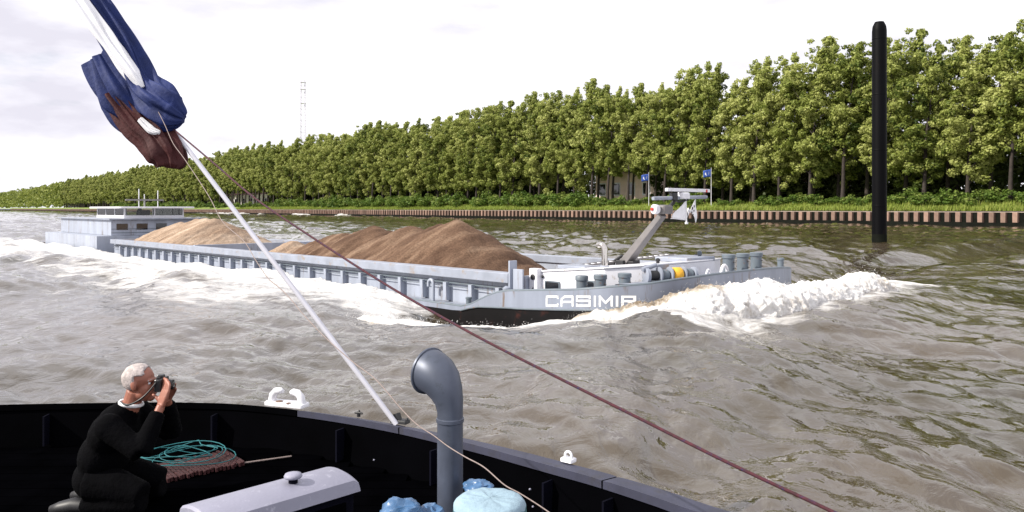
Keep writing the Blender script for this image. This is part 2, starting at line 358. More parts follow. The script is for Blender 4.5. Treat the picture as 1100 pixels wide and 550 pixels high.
    fo = n.new('ShaderNodeBsdfPrincipled'); fo.inputs['Base Color'].default_value = (0.64, 0.63, 0.62, 1); fo.inputs['Roughness'].default_value = 0.75
    fb = n.new('ShaderNodeBump'); fb.inputs['Strength'].default_value = 0.9; fb.inputs['Distance'].default_value = 0.12
    b2 = n.new('ShaderNodeTexNoise'); b2.inputs['Scale'].default_value = 3.2; b2.inputs['Detail'].default_value = 8; b2.inputs['Roughness'].default_value = 0.68; l.new(mpw.outputs['Vector'], b2.inputs['Vector'])
    l.new(b2.outputs['Fac'], fb.inputs['Height']); l.new(fb.outputs['Normal'], fo.inputs['Normal'])
    fa = n.new('ShaderNodeAttribute'); fa.attribute_name = 'foam'
    mpf = n.new('ShaderNodeMapping'); mpf.inputs['Rotation'].default_value = (0, 0, -BARGE_RZ); mpf.inputs['Scale'].default_value = (0.45, 1.0, 1); l.new(geo.outputs['Position'], mpf.inputs['Vector'])
    fn = n.new('ShaderNodeTexNoise'); fn.inputs['Scale'].default_value = 1.5; fn.inputs['Detail'].default_value = 9; fn.inputs['Roughness'].default_value = 0.7; fn.inputs['Distortion'].default_value = 0.6
    l.new(mpf.outputs['Vector'], fn.inputs['Vector'])
    sm = n.new('ShaderNodeMath'); sm.operation = 'MULTIPLY_ADD'; sm.inputs[1].default_value = 1.6; l.new(fn.outputs['Fac'], sm.inputs[0])
    sb = n.new('ShaderNodeMath'); sb.operation = 'SUBTRACT'; sb.inputs[1].default_value = 0.80; l.new(sm.outputs[0], sb.inputs[0])
    l.new(fa.outputs['Fac'], sm.inputs[2])
    gate = n.new('ShaderNodeMapRange'); gate.inputs[1].default_value = 0.02; gate.inputs[2].default_value = 0.22; l.new(fa.outputs['Fac'], gate.inputs[0])
    rp = n.new('ShaderNodeMapRange'); rp.inputs[1].default_value = 0.34; rp.inputs[2].default_value = 0.80; l.new(sb.outputs[0], rp.inputs[0])
    ml = n.new('ShaderNodeMath'); ml.operation = 'MULTIPLY'; l.new(rp.outputs[0], ml.inputs[0]); l.new(gate.outputs[0], ml.inputs[1])
    mxs = n.new('ShaderNodeMixShader'); l.new(ml.outputs[0], mxs.inputs[0]); l.new(w.outputs[0], mxs.inputs[1]); l.new(fo.outputs[0], mxs.inputs[2]); l.new(mxs.outputs[0], o.inputs['Surface'])
    ob = np_mesh('canal_water', Vt, Fq, m); fattr(ob, 'foam', np.clip(foam, 0, 1).ravel())
    tag(ob, 'choppy brown canal water between the two boats and the far quay', kind='structure')
make_water()

def foam_mat():
    m = bpy.data.materials.new('bow_wave_foam'); m.use_nodes = True; t = m.node_tree; n = t.nodes; l = t.links
    b = n['Principled BSDF']; b.inputs['Roughness'].default_value = 0.7
    b.inputs['Subsurface Weight'].default_value = 0.6; b.inputs['Subsurface Radius'].default_value = (0.25, 0.25, 0.25); b.inputs['Subsurface Scale'].default_value = 0.6
    geo = n.new('ShaderNodeNewGeometry'); nz = n.new('ShaderNodeTexNoise'); nz.inputs['Scale'].default_value = 2.3; nz.inputs['Detail'].default_value = 9; nz.inputs['Roughness'].default_value = 0.66
    l.new(geo.outputs['Position'], nz.inputs['Vector'])
    fa = n.new('ShaderNodeAttribute'); fa.attribute_name = 'brown'
    ad = n.new('ShaderNodeMath'); ad.operation = 'ADD'; l.new(nz.outputs['Fac'], ad.inputs[0]); l.new(fa.outputs['Fac'], ad.inputs[1])
    rp = n.new('ShaderNodeValToRGB'); e = rp.color_ramp.elements; e[0].position = 0.50; e[0].color = (0.70, 0.69, 0.68, 1); e[1].position = 1.0; e[1].color = (0.17, 0.13, 0.085, 1)
    k = e.new(0.70); k.color = (0.47, 0.42, 0.36, 1)
    l.new(ad.outputs[0], rp.inputs['Fac']); l.new(rp.outputs['Color'], b.inputs['Base Color'])
    ft = n.new('ShaderNodeAttribute'); ft.attribute_name = 'thin'
    na = n.new('ShaderNodeTexNoise'); na.inputs['Scale'].default_value = 3.4; na.inputs['Detail'].default_value = 10; na.inputs['Roughness'].default_value = 0.72; l.new(geo.outputs['Position'], na.inputs['Vector'])
    sa = n.new('ShaderNodeMath'); sa.operation = 'SUBTRACT'; l.new(na.outputs['Fac'], sa.inputs[0]); l.new(ft.outputs['Fac'], sa.inputs[1])
    ra = n.new('ShaderNodeMapRange'); ra.inputs[1].default_value = 0.0; ra.inputs[2].default_value = 0.30; l.new(sa.outputs[0], ra.inputs[0]); l.new(ra.outputs[0], b.inputs['Alpha'])
    nb = n.new('ShaderNodeTexNoise'); nb.inputs['Scale'].default_value = 9; nb.inputs['Detail'].default_value = 8; nb.inputs['Roughness'].default_value = 0.7; l.new(geo.outputs['Position'], nb.inputs['Vector'])
    bp = n.new('ShaderNodeBump'); bp.inputs['Strength'].default_value = 1.0; bp.inputs['Distance'].default_value = 0.07; l.new(nb.outputs['Fac'], bp.inputs['Height']); l.new(bp.outputs['Normal'], b.inputs['Normal'])
    return m

def make_bow_wave():
    """breaking wave wrapped round the bow: a lumpy ridge swept along a path in barge coordinates"""
    # (u, v, half width, crest height)
    pts = [(-5.8, -3.7, 0.35, -0.04), (-3.8, -3.45, 0.60, 0.08), (-1.8, -3.05, 0.74, 0.11), (0.0, -2.6, 0.78, 0.11), (1.4, -2.0, 0.76, 0.13), (2.6, -1.3, 0.76, 0.18), (3.6, -0.8, 0.84, 0.34),
           (4.5, -0.2, 0.96, 0.66), (5.3, 0.5, 1.05, 1.0), (6.0, 1.4, 1.08, 1.14), (6.45, 2.8, 1.08, 1.16), (6.6, 4.4, 1.05, 1.12), (6.6, 6.2, 1.05, 1.10), (6.6, 8.0, 1.05, 1.08),
           (6.6, 9.6, 1.0, 1.0), (6.6, 11.0, 0.9, 0.84), (6.5, 12.2, 0.7, 0.58), (6.4, 13.0, 0.4, 0.30)]
    pts = np.array(pts); n = 760; m = 150
    d = np.r_[0, np.cumsum(np.hypot(np.diff(pts[:, 0]), np.diff(pts[:, 1])))]; s = np.linspace(0, d[-1], n)
    def sp(c):
        y = np.interp(s, d, pts[:, c]); k = np.ones(31)/31; return np.convolve(np.pad(y, 15, 'edge'), k, 'valid')
    u, v, w, h = sp(0), sp(1), sp(2), sp(3)
    tu, tv = np.gradient(u), np.gradient(v); q = np.hypot(tu, tv); tu /= q; tv /= q
    nu, nv = tv, -tu                                       # outward (away from the hull)
    base = -0.42
    a = np.linspace(-0.12*math.pi, 1.06*math.pi, m)         # cross-section: outer foot -> crest -> hull side
    A, S = np.meshgrid(a, s); W = w[:, None]; H = h[:, None]
    cx = np.cos(A); cz = np.sin(A)
    # overturning lip: steep outer face
    off = W*(np.sign(cx)*np.abs(cx)**0.8) + 0.10*W*np.clip(cz, 0, 1)
    zz = base + (H - base)*np.clip(cz, -0.3, 1)**1.0 if False else base + (H - base)*np.sign(cz)*np.abs(cz)**0.85
    UU = u[:, None] + nu[:, None]*off; VV = v[:, None] + nv[:, None]*off
    n0 = fbm(UU*0.55, VV*0.55, zz*0.6 + 2, 3); n1 = fbm(UU*1.6, VV*1.6, zz*1.6 + 4, 4, 0.6); n2 = 1 - 2*np.abs(fbm(UU*3.0, VV*3.0, zz*3.0, 4, 0.6)); n3 = fbm(UU*9, VV*9, zz*9, 3, 0.65)
    env = np.clip((H + 0.4), 0.25, 1.3)
    n4 = fbm(S*3.2 + 40, A*1.1, 3.0, 4, 0.62); n5 = fbm(S*14, A*7, 9.0, 3, 0.6)
    disp = env*(0.38*n0 + 0.05*n1 + 0.10*n4 + 0.03*n3 + 0.045*n5)
    n6 = np.clip(fbm(UU*3.6, VV*3.6, zz*3.6 + 11, 4, 0.72) - 0.10, 0, 1); disp = disp + env*(0.05 + 0.15*sstep(9, 12, S))*n6
    UU = UU + nu[:, None]*disp*cx; VV = VV + nv[:, None]*disp*cx; zz = zz + disp*np.clip(cz, 0, 1)*0.72
    # keep it outside the hull plating
    edge = np.where(UU > U_BOW0, bow_half(UU), 0.0)
    VV = np.where((UU < U_TIP - 0.15) & (VV > edge - 0.02) & (v[:, None] < 2.2), edge - 0.02, VV)
    inside = (VV > 1.6) & (VV < 9.2) & (UU < U_TIP + 0.03); UU = np.where(inside, U_TIP + 0.03, UU)
    PX = (P0.x + U.x*UU + Vv.x*VV)*K; PY = (P0.y + U.y*UU + Vv.y*VV)*K; PZ = BZ + K*zz
    i = np.arange(n-1)[:, None]*m + np.arange(m-1)[None]
    Fq = np.stack([i, i+1, i+1+m, i+m], -1).reshape(-1, 4)
    o = np_mesh('bow_wave', np.stack([PX, PY, PZ], -1).reshape(-1, 3), Fq, M['foam'])
    # the thin brown sheet of water riding up against the plating shows through near the hull
    brown = 0.50*sstep(0.40*math.pi, 0.56*math.pi, A)*sstep(8.0, 9.6, S)*sstep(15.0, 13.0, S) + 0.14*np.clip(n0, 0, 1) - 0.02
    fattr(o, 'brown', brown.ravel())
    thin = 0.10 + 0.55*sstep(0.24*math.pi, -0.06*math.pi, A) + 0.5*sstep(0.86*math.pi, 1.04*math.pi, A) + 0.5*sstep(2.5, 0, S) + 0.6*sstep(d[-1] - 2.2, d[-1], S)
    fattr(o, 'thin', np.clip(thin, 0, 1).ravel())
    tag(o, 'white foaming bow wave breaking in front of the grey barge', kind='stuff')
    # spray: small torn lumps of froth thrown clear of the crest
    rs = np.random.RandomState(5); Vs = []; Fs = []
    ico = [(0,0,1),(0.894,0,0.447),(0.276,0.851,0.447),(-0.724,0.526,0.447),(-0.724,-0.526,0.447),(0.276,-0.851,0.447),(0.724,0.526,-0.447),(-0.276,0.851,-0.447),(-0.894,0,-0.447),(-0.276,-0.851,-0.447),(0.724,-0.526,-0.447),(0,0,-1)]
    icf = [(0,1,2),(0,2,3),(0,3,4),(0,4,5),(0,5,1),(1,6,2),(2,7,3),(3,8,4),(4,9,5),(5,10,1),(2,6,7),(3,7,8),(4,8,9),(5,9,10),(1,10,6),(11,7,6),(11,8,7),(11,9,8),(11,10,9),(11,6,10)]
    ico = np.array(ico); icf = np.array(icf)
    G = np.stack([PX, PY, PZ], -1)
    for q_ in range(9000):
        i_ = rs.randint(70, n-2); j_ = int(np.clip(rs.normal(0.36, 0.2), 0.03, 0.95)*(m-1)); p = G[i_, j_].copy()
        k_ = abs(rs.normal(0, 0.075)); p += np.array([rs.normal(0, 0.10), rs.normal(0, 0.10), k_ + 0.01])
        r_ = 0.003 + 0.010*rs.rand()**3
        Fs.append(icf + len(Vs)*12); Vs.append(p + ico*r_*(0.7 + 0.6*rs.rand(12, 1)))
    o2 = np_mesh('spray', np.concatenate(Vs), np.concatenate(Fs), M['foam']); fattr(o2, 'brown', np.zeros(len(o2.data.vertices)) - 0.2)
    tag(o2, 'white spray thrown up along the crest of the bow wave', kind='stuff')
M['foam'] = foam_mat()
make_bow_wave()

# ------------------------------------------------------------------ far bank
CD = Vector((-0.607, 0.794)); CM = Vector((0.794, 0.607)); QD = 149.0      # along the canal, across it, distance of the quay
def bank(s, d, z=0.0):
    p = CD*s + CM*d; return Vector((p.x, p.y, z))
def s_of(px, d):
    a = (px - HX)/F; return d*(CM.x - CM.y*a)/(CM.y + CD.y*a)
QTOP = 2.75
def ground_z(d):
    t = min(max((d - QD - 0.6)/7, 0), 1); return QTOP + 0.06 + 1.5*t*t*(3 - 2*t)
def make_bank():
    ds = [QD + 0.25, QD + 0.6, QD + 1.5, QD + 2.5, QD + 4, QD + 5.5, QD + 7.6, QD + 12, QD + 20, QD + 40, QD + 90, QD + 300, QD + 1200, QD + 5000]
    ss = list(np.linspace(-60, 400, 93)) + list(np.linspace(420, 1200, 40)) + [1500, 2200, 3500, 6000]
    rows = []
    for s in ss:
        rows.append([bank(s, d, ground_z(d) + (0.12*float(vnoise(s*0.21, d*0.4)) if QD + 0.7 < d < QD + 60 else 0)) for d in ds])
    o = MB().grid(rows).build('far_bank', M['turf'], smooth=180); tag(o, 'grassy far bank rising behind the sheet pile quay', kind='structure')
    # grass along the top of the quay
    rs = np.random.RandomState(2); Vs = []; Fs = []; tone = []
    n = 26000
    s = 40 + 420*rs.rand(n)**1.5; d = QD + 0.35 + 7.5*rs.rand(n)**1.2
    for i in range(n):
        b = np.array(bank(s[i], d[i], ground_z(d[i]) - 0.05)); h = (0.35 + 0.55*rs.rand())*(1.25 if d[i] < QD + 2 else 1.0); w = 0.07 + 0.10*rs.rand()
        an = rs.rand()*6.28; dx = np.array([math.cos(an)*w, math.sin(an)*w, 0]); ln = np.array([CM.x*-0.25 + 0.30, CM.y*-0.25 + rs.normal(0, 0.15), 0])*h
        Vs += [b - dx, b + dx, b + ln + np.array([0, 0, h])]; tone += [0.25 + 0.5*rs.rand()]*3
        Fs.append((3*i, 3*i+1, 3*i+2))
    g = np_mesh('grass', np.array(Vs), np.array(Fs), M['grass'], smooth=False); fattr(g, 'tone', tone)
    tag(g, 'long yellow green grass along the top of the quay', kind='stuff')
make_bank()

def make_quay():
    s0, pitch = 40.0, 1.84
    root = empty('quay_wall', bank(s0, QD, 0)); root.rotation_euler = (0, 0, math.atan2(CD.y, CD.x))
    tag(root, 'rusty corrugated sheet pile quay wall along the far bank', 'quay wall')
    # local x = along the canal, local y = towards... (perpendicular left of CD) ; the water side is +y
    side = 1.0 if Vector((-CD.y, CD.x)).dot(-CM) > 0 else -1.0
    prof = [(-0.92, -0.62), (-0.50, -0.62), (-0.38, 0.0), (0.38, 0.0), (0.50, -0.62), (0.92, -0.62)]
    def pile(mb, x):
        b = 0
        vs = [(x + p, side*q, z) for z in (0.80, QTOP - 0.22) for p, q in prof] + [(x + p, side*(q - 0.10), z) for z in (0.80, QTOP - 0.22) for p, q in prof]
        k = len(prof); fs = []
        for i in range(k-1):
            fs.append((i, i+1, k+i+1, k+i)); fs.append((2*k+i+1, 2*k+i, 3*k+i, 3*k+i+1)); fs.append((k+i, k+i+1, 3*k+i+1, 3*k+i))
        mb.add(vs, fs)
    proto = None; nn = 150
    for i in range(nn):
        if proto is None:
            m = MB(); pile(m, 0); proto = m.build('sheet_pile', M['rust'], root); o = proto
        else:
            o = proto.copy(); col.objects.link(o)
        o.location = (i*pitch, random.uniform(-0.02, 0.02), random.uniform(-0.03, 0.03))
    m = MB()
    for i in range(nn, 900): pile(m, i*pitch)
    tag(m.build('sheet_pile_row', M['rust'], root), kind='stuff')
    L_ = 1700
    MB().box((L_/2 - 60, side*-0.62, QTOP - 0.09), (L_, 0.30, 0.26)).build('capping_beam', M['concrete'], root)
    MB().box((L_/2 - 60, side*0.02, -0.35), (L_, 0.3, 2.26)).build('wale', M['wet'], root)
    MB().box((L_/2 - 60, side*-0.70, 1.0), (L_, 0.3, 3.0)).build('backing', M['wet'], root)
make_quay()

# ------------------------------------------------------------------ trees
def leaf_cloud(centres, radii, per, size, tones, rs, squash=0.8):
    Vs = []; T = []
    for c, r, t in zip(centres, radii, tones):
        n = int(per*(r*r)); d = rs.normal(size=(n, 3)); d /= np.linalg.norm(d, axis=1)[:, None]
        p = c + d*r*(0.55 + 0.5*rs.rand(n, 1))*np.array([1, 1, squash])
        nrm = d + 0.42*rs.normal(size=(n, 3)); nrm[:, 2] += 0.25; nrm /= np.linalg.norm(nrm, axis=1)[:, None]
        a = np.cross(nrm, rs.normal(size=(n, 3))); a /= np.linalg.norm(a, axis=1)[:, None]; b = np.cross(nrm, a)
        s = (size*(0.6 + 0.8*rs.rand(n)))[:, None]
        q = np.stack([p - a*s, p + b*s*0.62, p + a*s, p - b*s*0.62], 1); Vs.append(q.reshape(-1, 3))
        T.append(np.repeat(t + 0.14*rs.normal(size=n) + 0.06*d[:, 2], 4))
    V = np.concatenate(Vs); Fq = np.arange(len(V)).reshape(-1, 4); return V, Fq, np.concatenate(T)

def poplar_parts(seed, H, wide, low, leaf, lean=2.2, ncl=150, per=26, size=0.40):
    """trunk with limbs, and a crown of separate windblown clumps"""
    rs = np.random.RandomState(seed)
    root = empty('poplar_tree')
    mb = MB(); lx = lambda z: lean*(max(z, 0)/H)**2
    zs = np.linspace(-0.3, H*0.93, 9); mb.tube([(lx(z), 0.15*math.sin(z*0.4 + seed), z) for z in zs], [0.42*(1 - 0.88*t) + (0.12 if t == 0 else 0) for t in np.linspace(0, 1, 9)], 8)
    cs = []; rr = []; tn = []
    env = lambda t: wide*(0.62 + 0.38*math.sin(min(t*1.5, 1)*math.pi/2))*(1 - max(0, (t - 0.42)/0.58)**1.7*0.86)
    nl = 15
    for i in range(nl):                                      # limbs, each carrying a plume of clumps
        t = (i + 0.4)/nl; z0 = low + (H - low)*t*0.78; an = i*2.4 + rs.rand()*0.7
        e_ = env(min(1, t*0.9 + 0.06)); out_ = e_*(0.72 + 0.3*rs.rand()); rise = (H - low)*(0.13 + 0.10*rs.rand())*(1 - 0.2*t)
        p0 = np.array([lx(z0), 0, z0]); p1 = p0 + np.array([math.cos(an)*out_*0.55 + 0.3, math.sin(an)*out_*0.55, rise*0.42]); p2 = p0 + np.array([math.cos(an)*out_ + 0.9, math.sin(an)*out_, rise])
        mb.tube([p0, p1, p2], [0.15*(1 - 0.6*t), 0.08, 0.03], 5)
        base_t = 0.30 + 0.42*rs.rand()
        for j in range(ncl//nl):
            q = 0.25 + 0.85*rs.rand(); p = (1-q)*(1-q)*p0 + 2*q*(1-q)*p1 + q*q*p2 if q < 1 else p2 + (p2 - p1)*(q - 1)
            r = (0.55 + 0.62*rs.rand())*(1.15 - 0.35*t)
            cs.append(p + rs.normal(size=3)*np.array([0.9, 0.9, 0.8])); rr.append(r); tn.append(base_t + 0.16*rs.normal())
    for j in range(30):
        z = H*(0.76 + 0.22*rs.rand()); cs.append(np.array([lx(z) + rs.normal()*0.45*(2.2 - 1.7*z/H) + 0.2, rs.normal()*0.45*(2.2 - 1.7*z/H), z])); rr.append(0.5 + 0.6*rs.rand()*(1.25 - z/H)*3); tn.append(0.5 + 0.2*rs.normal())
    V, Fq, T = leaf_cloud(cs, rr, per, size, tn, rs)
    mb.build('trunk', M['bark'], root, smooth=60)
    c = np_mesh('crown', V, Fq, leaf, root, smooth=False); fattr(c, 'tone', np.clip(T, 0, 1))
    return root

def plant_rows():
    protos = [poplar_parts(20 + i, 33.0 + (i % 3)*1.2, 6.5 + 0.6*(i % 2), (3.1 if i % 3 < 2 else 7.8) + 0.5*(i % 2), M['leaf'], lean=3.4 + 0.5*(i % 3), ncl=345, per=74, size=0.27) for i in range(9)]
    used = set(); n = 0
    RN = 'row of poplars along the quay'
    for row, (d, step, off) in enumerate(((QD + 9.0, 7.1, 0.0), (QD + 17.0, 7.6, 4.4))):
        s = 44 + off
        while s < 1150:
            i = random.randrange(9); gp = any(a - 6 < s < b + 6 for a, b in ((s_of(706, d), s_of(636, d)), (s_of(292, d), s_of(238, d))))
            if gp: i = random.choice((2, 5, 8))
            if i in used: o = copy_tree(protos[i])
            else: used.add(i); o = protos[i]
            p = bank(s + random.uniform(-1.2, 1.2), d + random.uniform(-1, 1), ground_z(d) - 0.1); o.location = p
            # lean follows the wind (towards the right of the picture), small individual turns
            o.rotation_euler = (0, 0, R(-12) + random.uniform(-0.5, 0.5))
            k = random.uniform(0.90, 1.09) * (1.04 if row else 1.0); o.scale = (k*random.uniform(0.94, 1.1), k*random.uniform(0.94, 1.1), k)
            if row == 0: tag(o, 'tall leafy poplar in the front row above the far quay', 'tree', 'front row of poplars')
            else: tag(o, 'tall poplar in the rear row, mostly hidden behind the front trees', 'tree', 'rear row of poplars')
            s += step*random.uniform(0.82, 1.18)*(1 if s < 500 else 1.25); n += 1
    fr = [(HX + F*o.location.x/o.location.y, o) for o in col.objects if o.get('group') == 'front row of poplars']
    for want, side, lab in ((930, -1, 'leafy poplar standing immediately left of the tall black pile'), (965, 1, 'leafy poplar standing immediately right of the tall black pile'), (735, 0, 'leafy poplar rising directly behind the barge mast head'),
                            (670, 0, 'high crowned poplar in front of the pinkish house'), (325, 0, 'poplar in the front row right below the lattice tower'), (1088, -1, 'rightmost tall poplar at the right edge of the view')):
        c = [(abs(p - want), p, o) for p, o in fr if side == 0 or (p - want)*side > 0]; o = min(c, key=lambda t: t[0])[2]; o['label'] = lab
    # low bushy trees that close the view under the crowns
    bp = []
    for i in range(3):
        rs = np.random.RandomState(70 + i); root = empty('bushy_tree'); cs = []; rr = []; tn = []
        for j in range(60):
            a = rs.rand()*6.28; q = rs.rand()**0.5*5.2; z = 0.6 + 11.5*rs.rand(); f = math.sqrt(max(0.05, 1 - (z/13)**2))
            cs.append(np.array([math.cos(a)*q*f, math.sin(a)*q*f, z])); rr.append(1.2 + 0.9*rs.rand()); tn.append(0.2 + 0.6*rs.rand())
        V, Fq, T = leaf_cloud(cs, rr, 9, 0.55, tn, rs)
        MB().tube([(0, 0, -0.3), (0.1, 0, 4), (0, 0.2, 9)], [0.35, 0.25, 0.08], 8).build('trunk', M['bark'], root, smooth=60)
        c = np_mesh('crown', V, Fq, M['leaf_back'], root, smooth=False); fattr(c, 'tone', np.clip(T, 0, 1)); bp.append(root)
    s = 30; j = 0
    gaps = [(s_of(706, QD + 27), s_of(636, QD + 27)), (s_of(292, QD + 27), s_of(238, QD + 27))]
    while s < 1180:
        for dd in ((0, -8.5) if s < 700 else (0,)):
            if True:
                gp = any(a - 2 < s < b + 2 for a, b in gaps)
                o = bp[j] if j < 3 else copy_tree(bp[j % 3])
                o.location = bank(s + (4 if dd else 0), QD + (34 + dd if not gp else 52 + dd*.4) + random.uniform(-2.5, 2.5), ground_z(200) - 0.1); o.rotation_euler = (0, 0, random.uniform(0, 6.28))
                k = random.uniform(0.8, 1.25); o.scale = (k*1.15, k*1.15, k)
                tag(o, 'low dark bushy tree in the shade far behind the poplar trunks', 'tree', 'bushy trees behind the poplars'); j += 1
        s += (7.2 if s < 350 else 10)*random.uniform(0.8, 1.15)
    # shrubs on the bank
    sp = []
    for i in range(4):
        rs = np.random.RandomState(90 + i); root = empty('shrub'); cs = []; rr = []; tn = []
        for q in range(22):
            a = rs.rand()*6.28; w = rs.rand()**0.5*1.7; z = 0.3 + 2.3*rs.rand()*(1 - 0.25*w)
            cs.append(np.array([math.cos(a)*w*1.15, math.sin(a)*w, z])); rr.append(0.45 + 0.35*rs.rand()); tn.append(0.35 + 0.3*rs.normal()*0.7)
        V, Fq, T = leaf_cloud(cs, rr, 90, 0.19, tn, rs)
        c = np_mesh('foliage', V, Fq, M['shrub'], root, smooth=False); fattr(c, 'tone', np.clip(T, 0, 1))
        st = MB()
        for q in range(4): a = q*1.7 + i; st.tube([(0.1*math.cos(a), 0.1*math.sin(a), -0.2), (0.6*math.cos(a), 0.6*math.sin(a), 1.3)], [0.05, 0.02], 5)
        st.build('stem', M['bark'], root); sp.append(root)
    hs = (s_of(715, QD + 6), s_of(628, QD + 6)); hl = (s_of(296, QD + 6), s_of(232, QD + 6)); s = 42; j = 0
    while s < 820:
        den = 0.5 + 0.5*float(vnoise(s*0.035, 4.4))
        if random.random() < 0.55 + 0.75*den or s > 250:
            d = QD + random.uniform(4.6, 8.2)
            o = sp[j] if j < 4 else copy_tree(sp[j % 4]); o.location = bank(s, d, ground_z(d) - 0.1); o.rotation_euler = (0, 0, random.uniform(0, 6.28))
            k = random.uniform(0.9, 1.9)*(0.75 if s < 130 else 1.0)*(0.62 if hs[0] < s < hs[1] or hl[0] < s < hl[1] else 1.0); o.scale = (k*1.25, k*1.25, k*random.uniform(0.8, 1.15))
            tag(o, 'bright green leafy shrub on the bank below the poplars', 'shrub', 'shrubs on the far bank'); j += 1
        s += random.uniform(1.9, 4.6)*(1 if s < 350 else 1.7)
    # far-off wood carrying the row on to the left, one mass
    rs = np.random.RandomState(33); cs = []; rr = []; tn = []
    for q in range(2600):
        s = 1150 + 1500*rs.rand()**1.3; d = QD + 8 + 22*rs.rand(); z = 6 + 31*rs.rand()**0.8
        cs.append(np.array(bank(s, d, z))); rr.append(2.0 + 1.5*rs.rand()); tn.append(0.3 + 0.4*rs.rand())
    V, Fq, T = leaf_cloud(cs, rr, 2.2, 1.3, tn, rs); c = np_mesh('far_wood', V, Fq, M['leaf'], smooth=False); fattr(c, 'tone', np.clip(T, 0, 1))
    tag(c, 'far end of the tree row merging into one mass', kind='stuff')
plant_rows()

# ------------------------------------------------------------------ houses, flags, tower behind the trees
def house(name, label, px0, px1, d, zt, wallm, nwin, depth=9):
    s1, s0 = s_of(px0, d), s_of(px1, d); w = s1 - s0; g = ground_z(d)
    r = empty(name, bank(s0, d, g)); r.rotation_euler = (0, 0, math.atan2(CD.y, CD.x)); tag(r, label, 'house')
    sd = 1.0 if Vector((-CD.y, CD.x)).dot(CM) > 0 else -1.0; h = zt - g
    MB().box((w/2, sd*depth/2, h/2 - 0.2), (w, depth, h + 0.4)).build('wall', wallm, r)
    # gabled roof, ridge along the front
    v = [(-0.5, -0.5*sd, h), (w+0.5, -0.5*sd, h), (w+0.5, (depth+0.5)*sd, h), (-0.5, (depth+0.5)*sd, h), (-0.5, depth/2*sd, h+3.2), (w+0.5, depth/2*sd, h+3.2)]
    MB().add(v, [(0,1,5,4), (2,3,4,5), (0,4,3), (1,2,5), (0,3,2,1)]).build('roof', M['tile'], r)
    for i in range(nwin):
        x = w*(i + 0.5)/nwin
        f = MB().box((x, -sd*0.03, h*0.50), (w/nwin*0.52, 0.10, h*0.42)).build('window', M['white'], r)
        MB().box((x, -sd*0.06, h*0.50), (w/nwin*0.42, 0.10, h*0.34)).build('pane', M['glass'], f)
    return r
house('house', 'pinkish house with dark windows glimpsed between the poplar trunks', 640, 703, QD + 25, 14.0, M['wall'], 4)
house('house', 'long pale building glimpsed far left behind the trees and shrubs', 243, 291, QD + 25, 12.0, M['wallw'], 6)
house('house', 'white house seen in small gaps between trunks at the right', 838, 905, QD + 29, 9.8, M['wallw'], 5)
house('house', 'low pale building glimpsed between the trunks left of the pinkish house', 385, 470, QD + 36, 9.0, M['wallw'], 7)

def flagpole(px, top, lab, flab):
    d = QD + 5.2; p = bank(s_of(px, d), d, ground_z(d)); h = CAMZ - (top - HY)/F*p.y - p.z
    r = empty('flagpole', p); tag(r, lab, 'flagpole')
    MB().tube([(0, 0, -0.3), (0, 0, h)], [0.09, 0.05], 8).build('pole', M['white'], r, smooth=60)
    MB().lathe((0, 0, h), [(0.02, 0), (0.1, 0.06), (0.1, 0.12), (0.02, 0.18)], 8).build('finial', M['white'], r)
    w, hh = 1.9, 1.75; rows = []
    for i in range(9):
        t = i/8; rows.append([(-t*w, 0.14*math.sin(t*7 + j*0.5)*t, h - 0.25 - hh*j/6 - 0.30*t*t) for j in range(7)])
    pr = [r_ for r_ in rows]
    m = MB(); m.grid(pr); o = m.build('flag', M['blueflag'], None, smooth=180, loc=p); o.modifiers.new('thick', 'SOLIDIFY').thickness = 0.02
    e_ = MB(); 
    def q(t, f): return (-t*w, 0.14*math.sin(t*7 + f*3)*t, h - 0.25 - hh*f - 0.30*t*t)
    for sy in (-0.03, 0.03):
        e_.add([(a, b + sy, c) for a, b, c in [q(0.3, 0.25), q(0.75, 0.3), q(0.8, 0.55), q(0.6, 0.8), q(0.3, 0.65)]], [(0, 1, 2, 3, 4)])
    e_.build('emblem', M['whitecloth'], o)
    tag(o, flab, 'flag')
flagpole(697, 186, 'white flagpole on the far bank in front of the pinkish house', 'blue flag with white patch flying in front of the pinkish house')
flagpole(764, 181, 'white flagpole on the far bank just above the barge mast top', 'blue flag with white patch flying above the barge mast top')

def tower():
    Y = 640; b = at(325.5, 224, Y); H = (HY - 92)/F*Y + CAMZ; w = 3.1
    r = empty('lattice_tower', (b.x, b.y, ground_z(400))); tag(r, 'thin pale lattice radio tower rising above the left trees', 'tower')
    cs = [(-w/2, -w/2), (w/2, -w/2), (w/2, w/2), (-w/2, w/2)]
    for i, c in enumerate(cs):
        f = 1.0 if i % 2 else 1.05
        MB().tube([(c[0]*1.5, c[1]*1.5, -2), (c[0], c[1], H*(1.06 if i == 0 else 1))], 0.24, 6).build('leg', M['towergrey'], r)
    n = 22; m = MB()
    for i in range(n):
        z0, z1 = H*i/n, H*(i+1)/n; k0 = 1.5 - 0.5*i/n; k1 = 1.5 - 0.5*(i+1)/n
        for j in range(4):
            a, c = cs[j], cs[(j+1) % 4]
            m.tube([(a[0]*k0, a[1]*k0, z0), (c[0]*k1, c[1]*k1, z1)], 0.11, 4)
            m.tube([(a[0]*k1, a[1]*k1, z1), (c[0]*k1, c[1]*k1, z1)], 0.12, 4)
    m.build('bracing', M['towergrey'], r)
    m = MB()
    for z, w2 in ((0.985, 1.1), (0.93, 1.1), (0.82, 1.0)): m.box((0, 0, H*z), (w*1.25, w*1.25, 0.5))
    m.build('platform', M['towergrey'], r)
    m = MB()
    for z in (0.955, 0.9, 0.8): m.lathe((1.9, -1.4, H*z), [(0.1, 0), (0.9, 0.35), (0.95, 0.45), (0.1, 0.4)], 10, (0.2, -1, 0))
    m.build('dish', M['towergrey'], r)
tower()

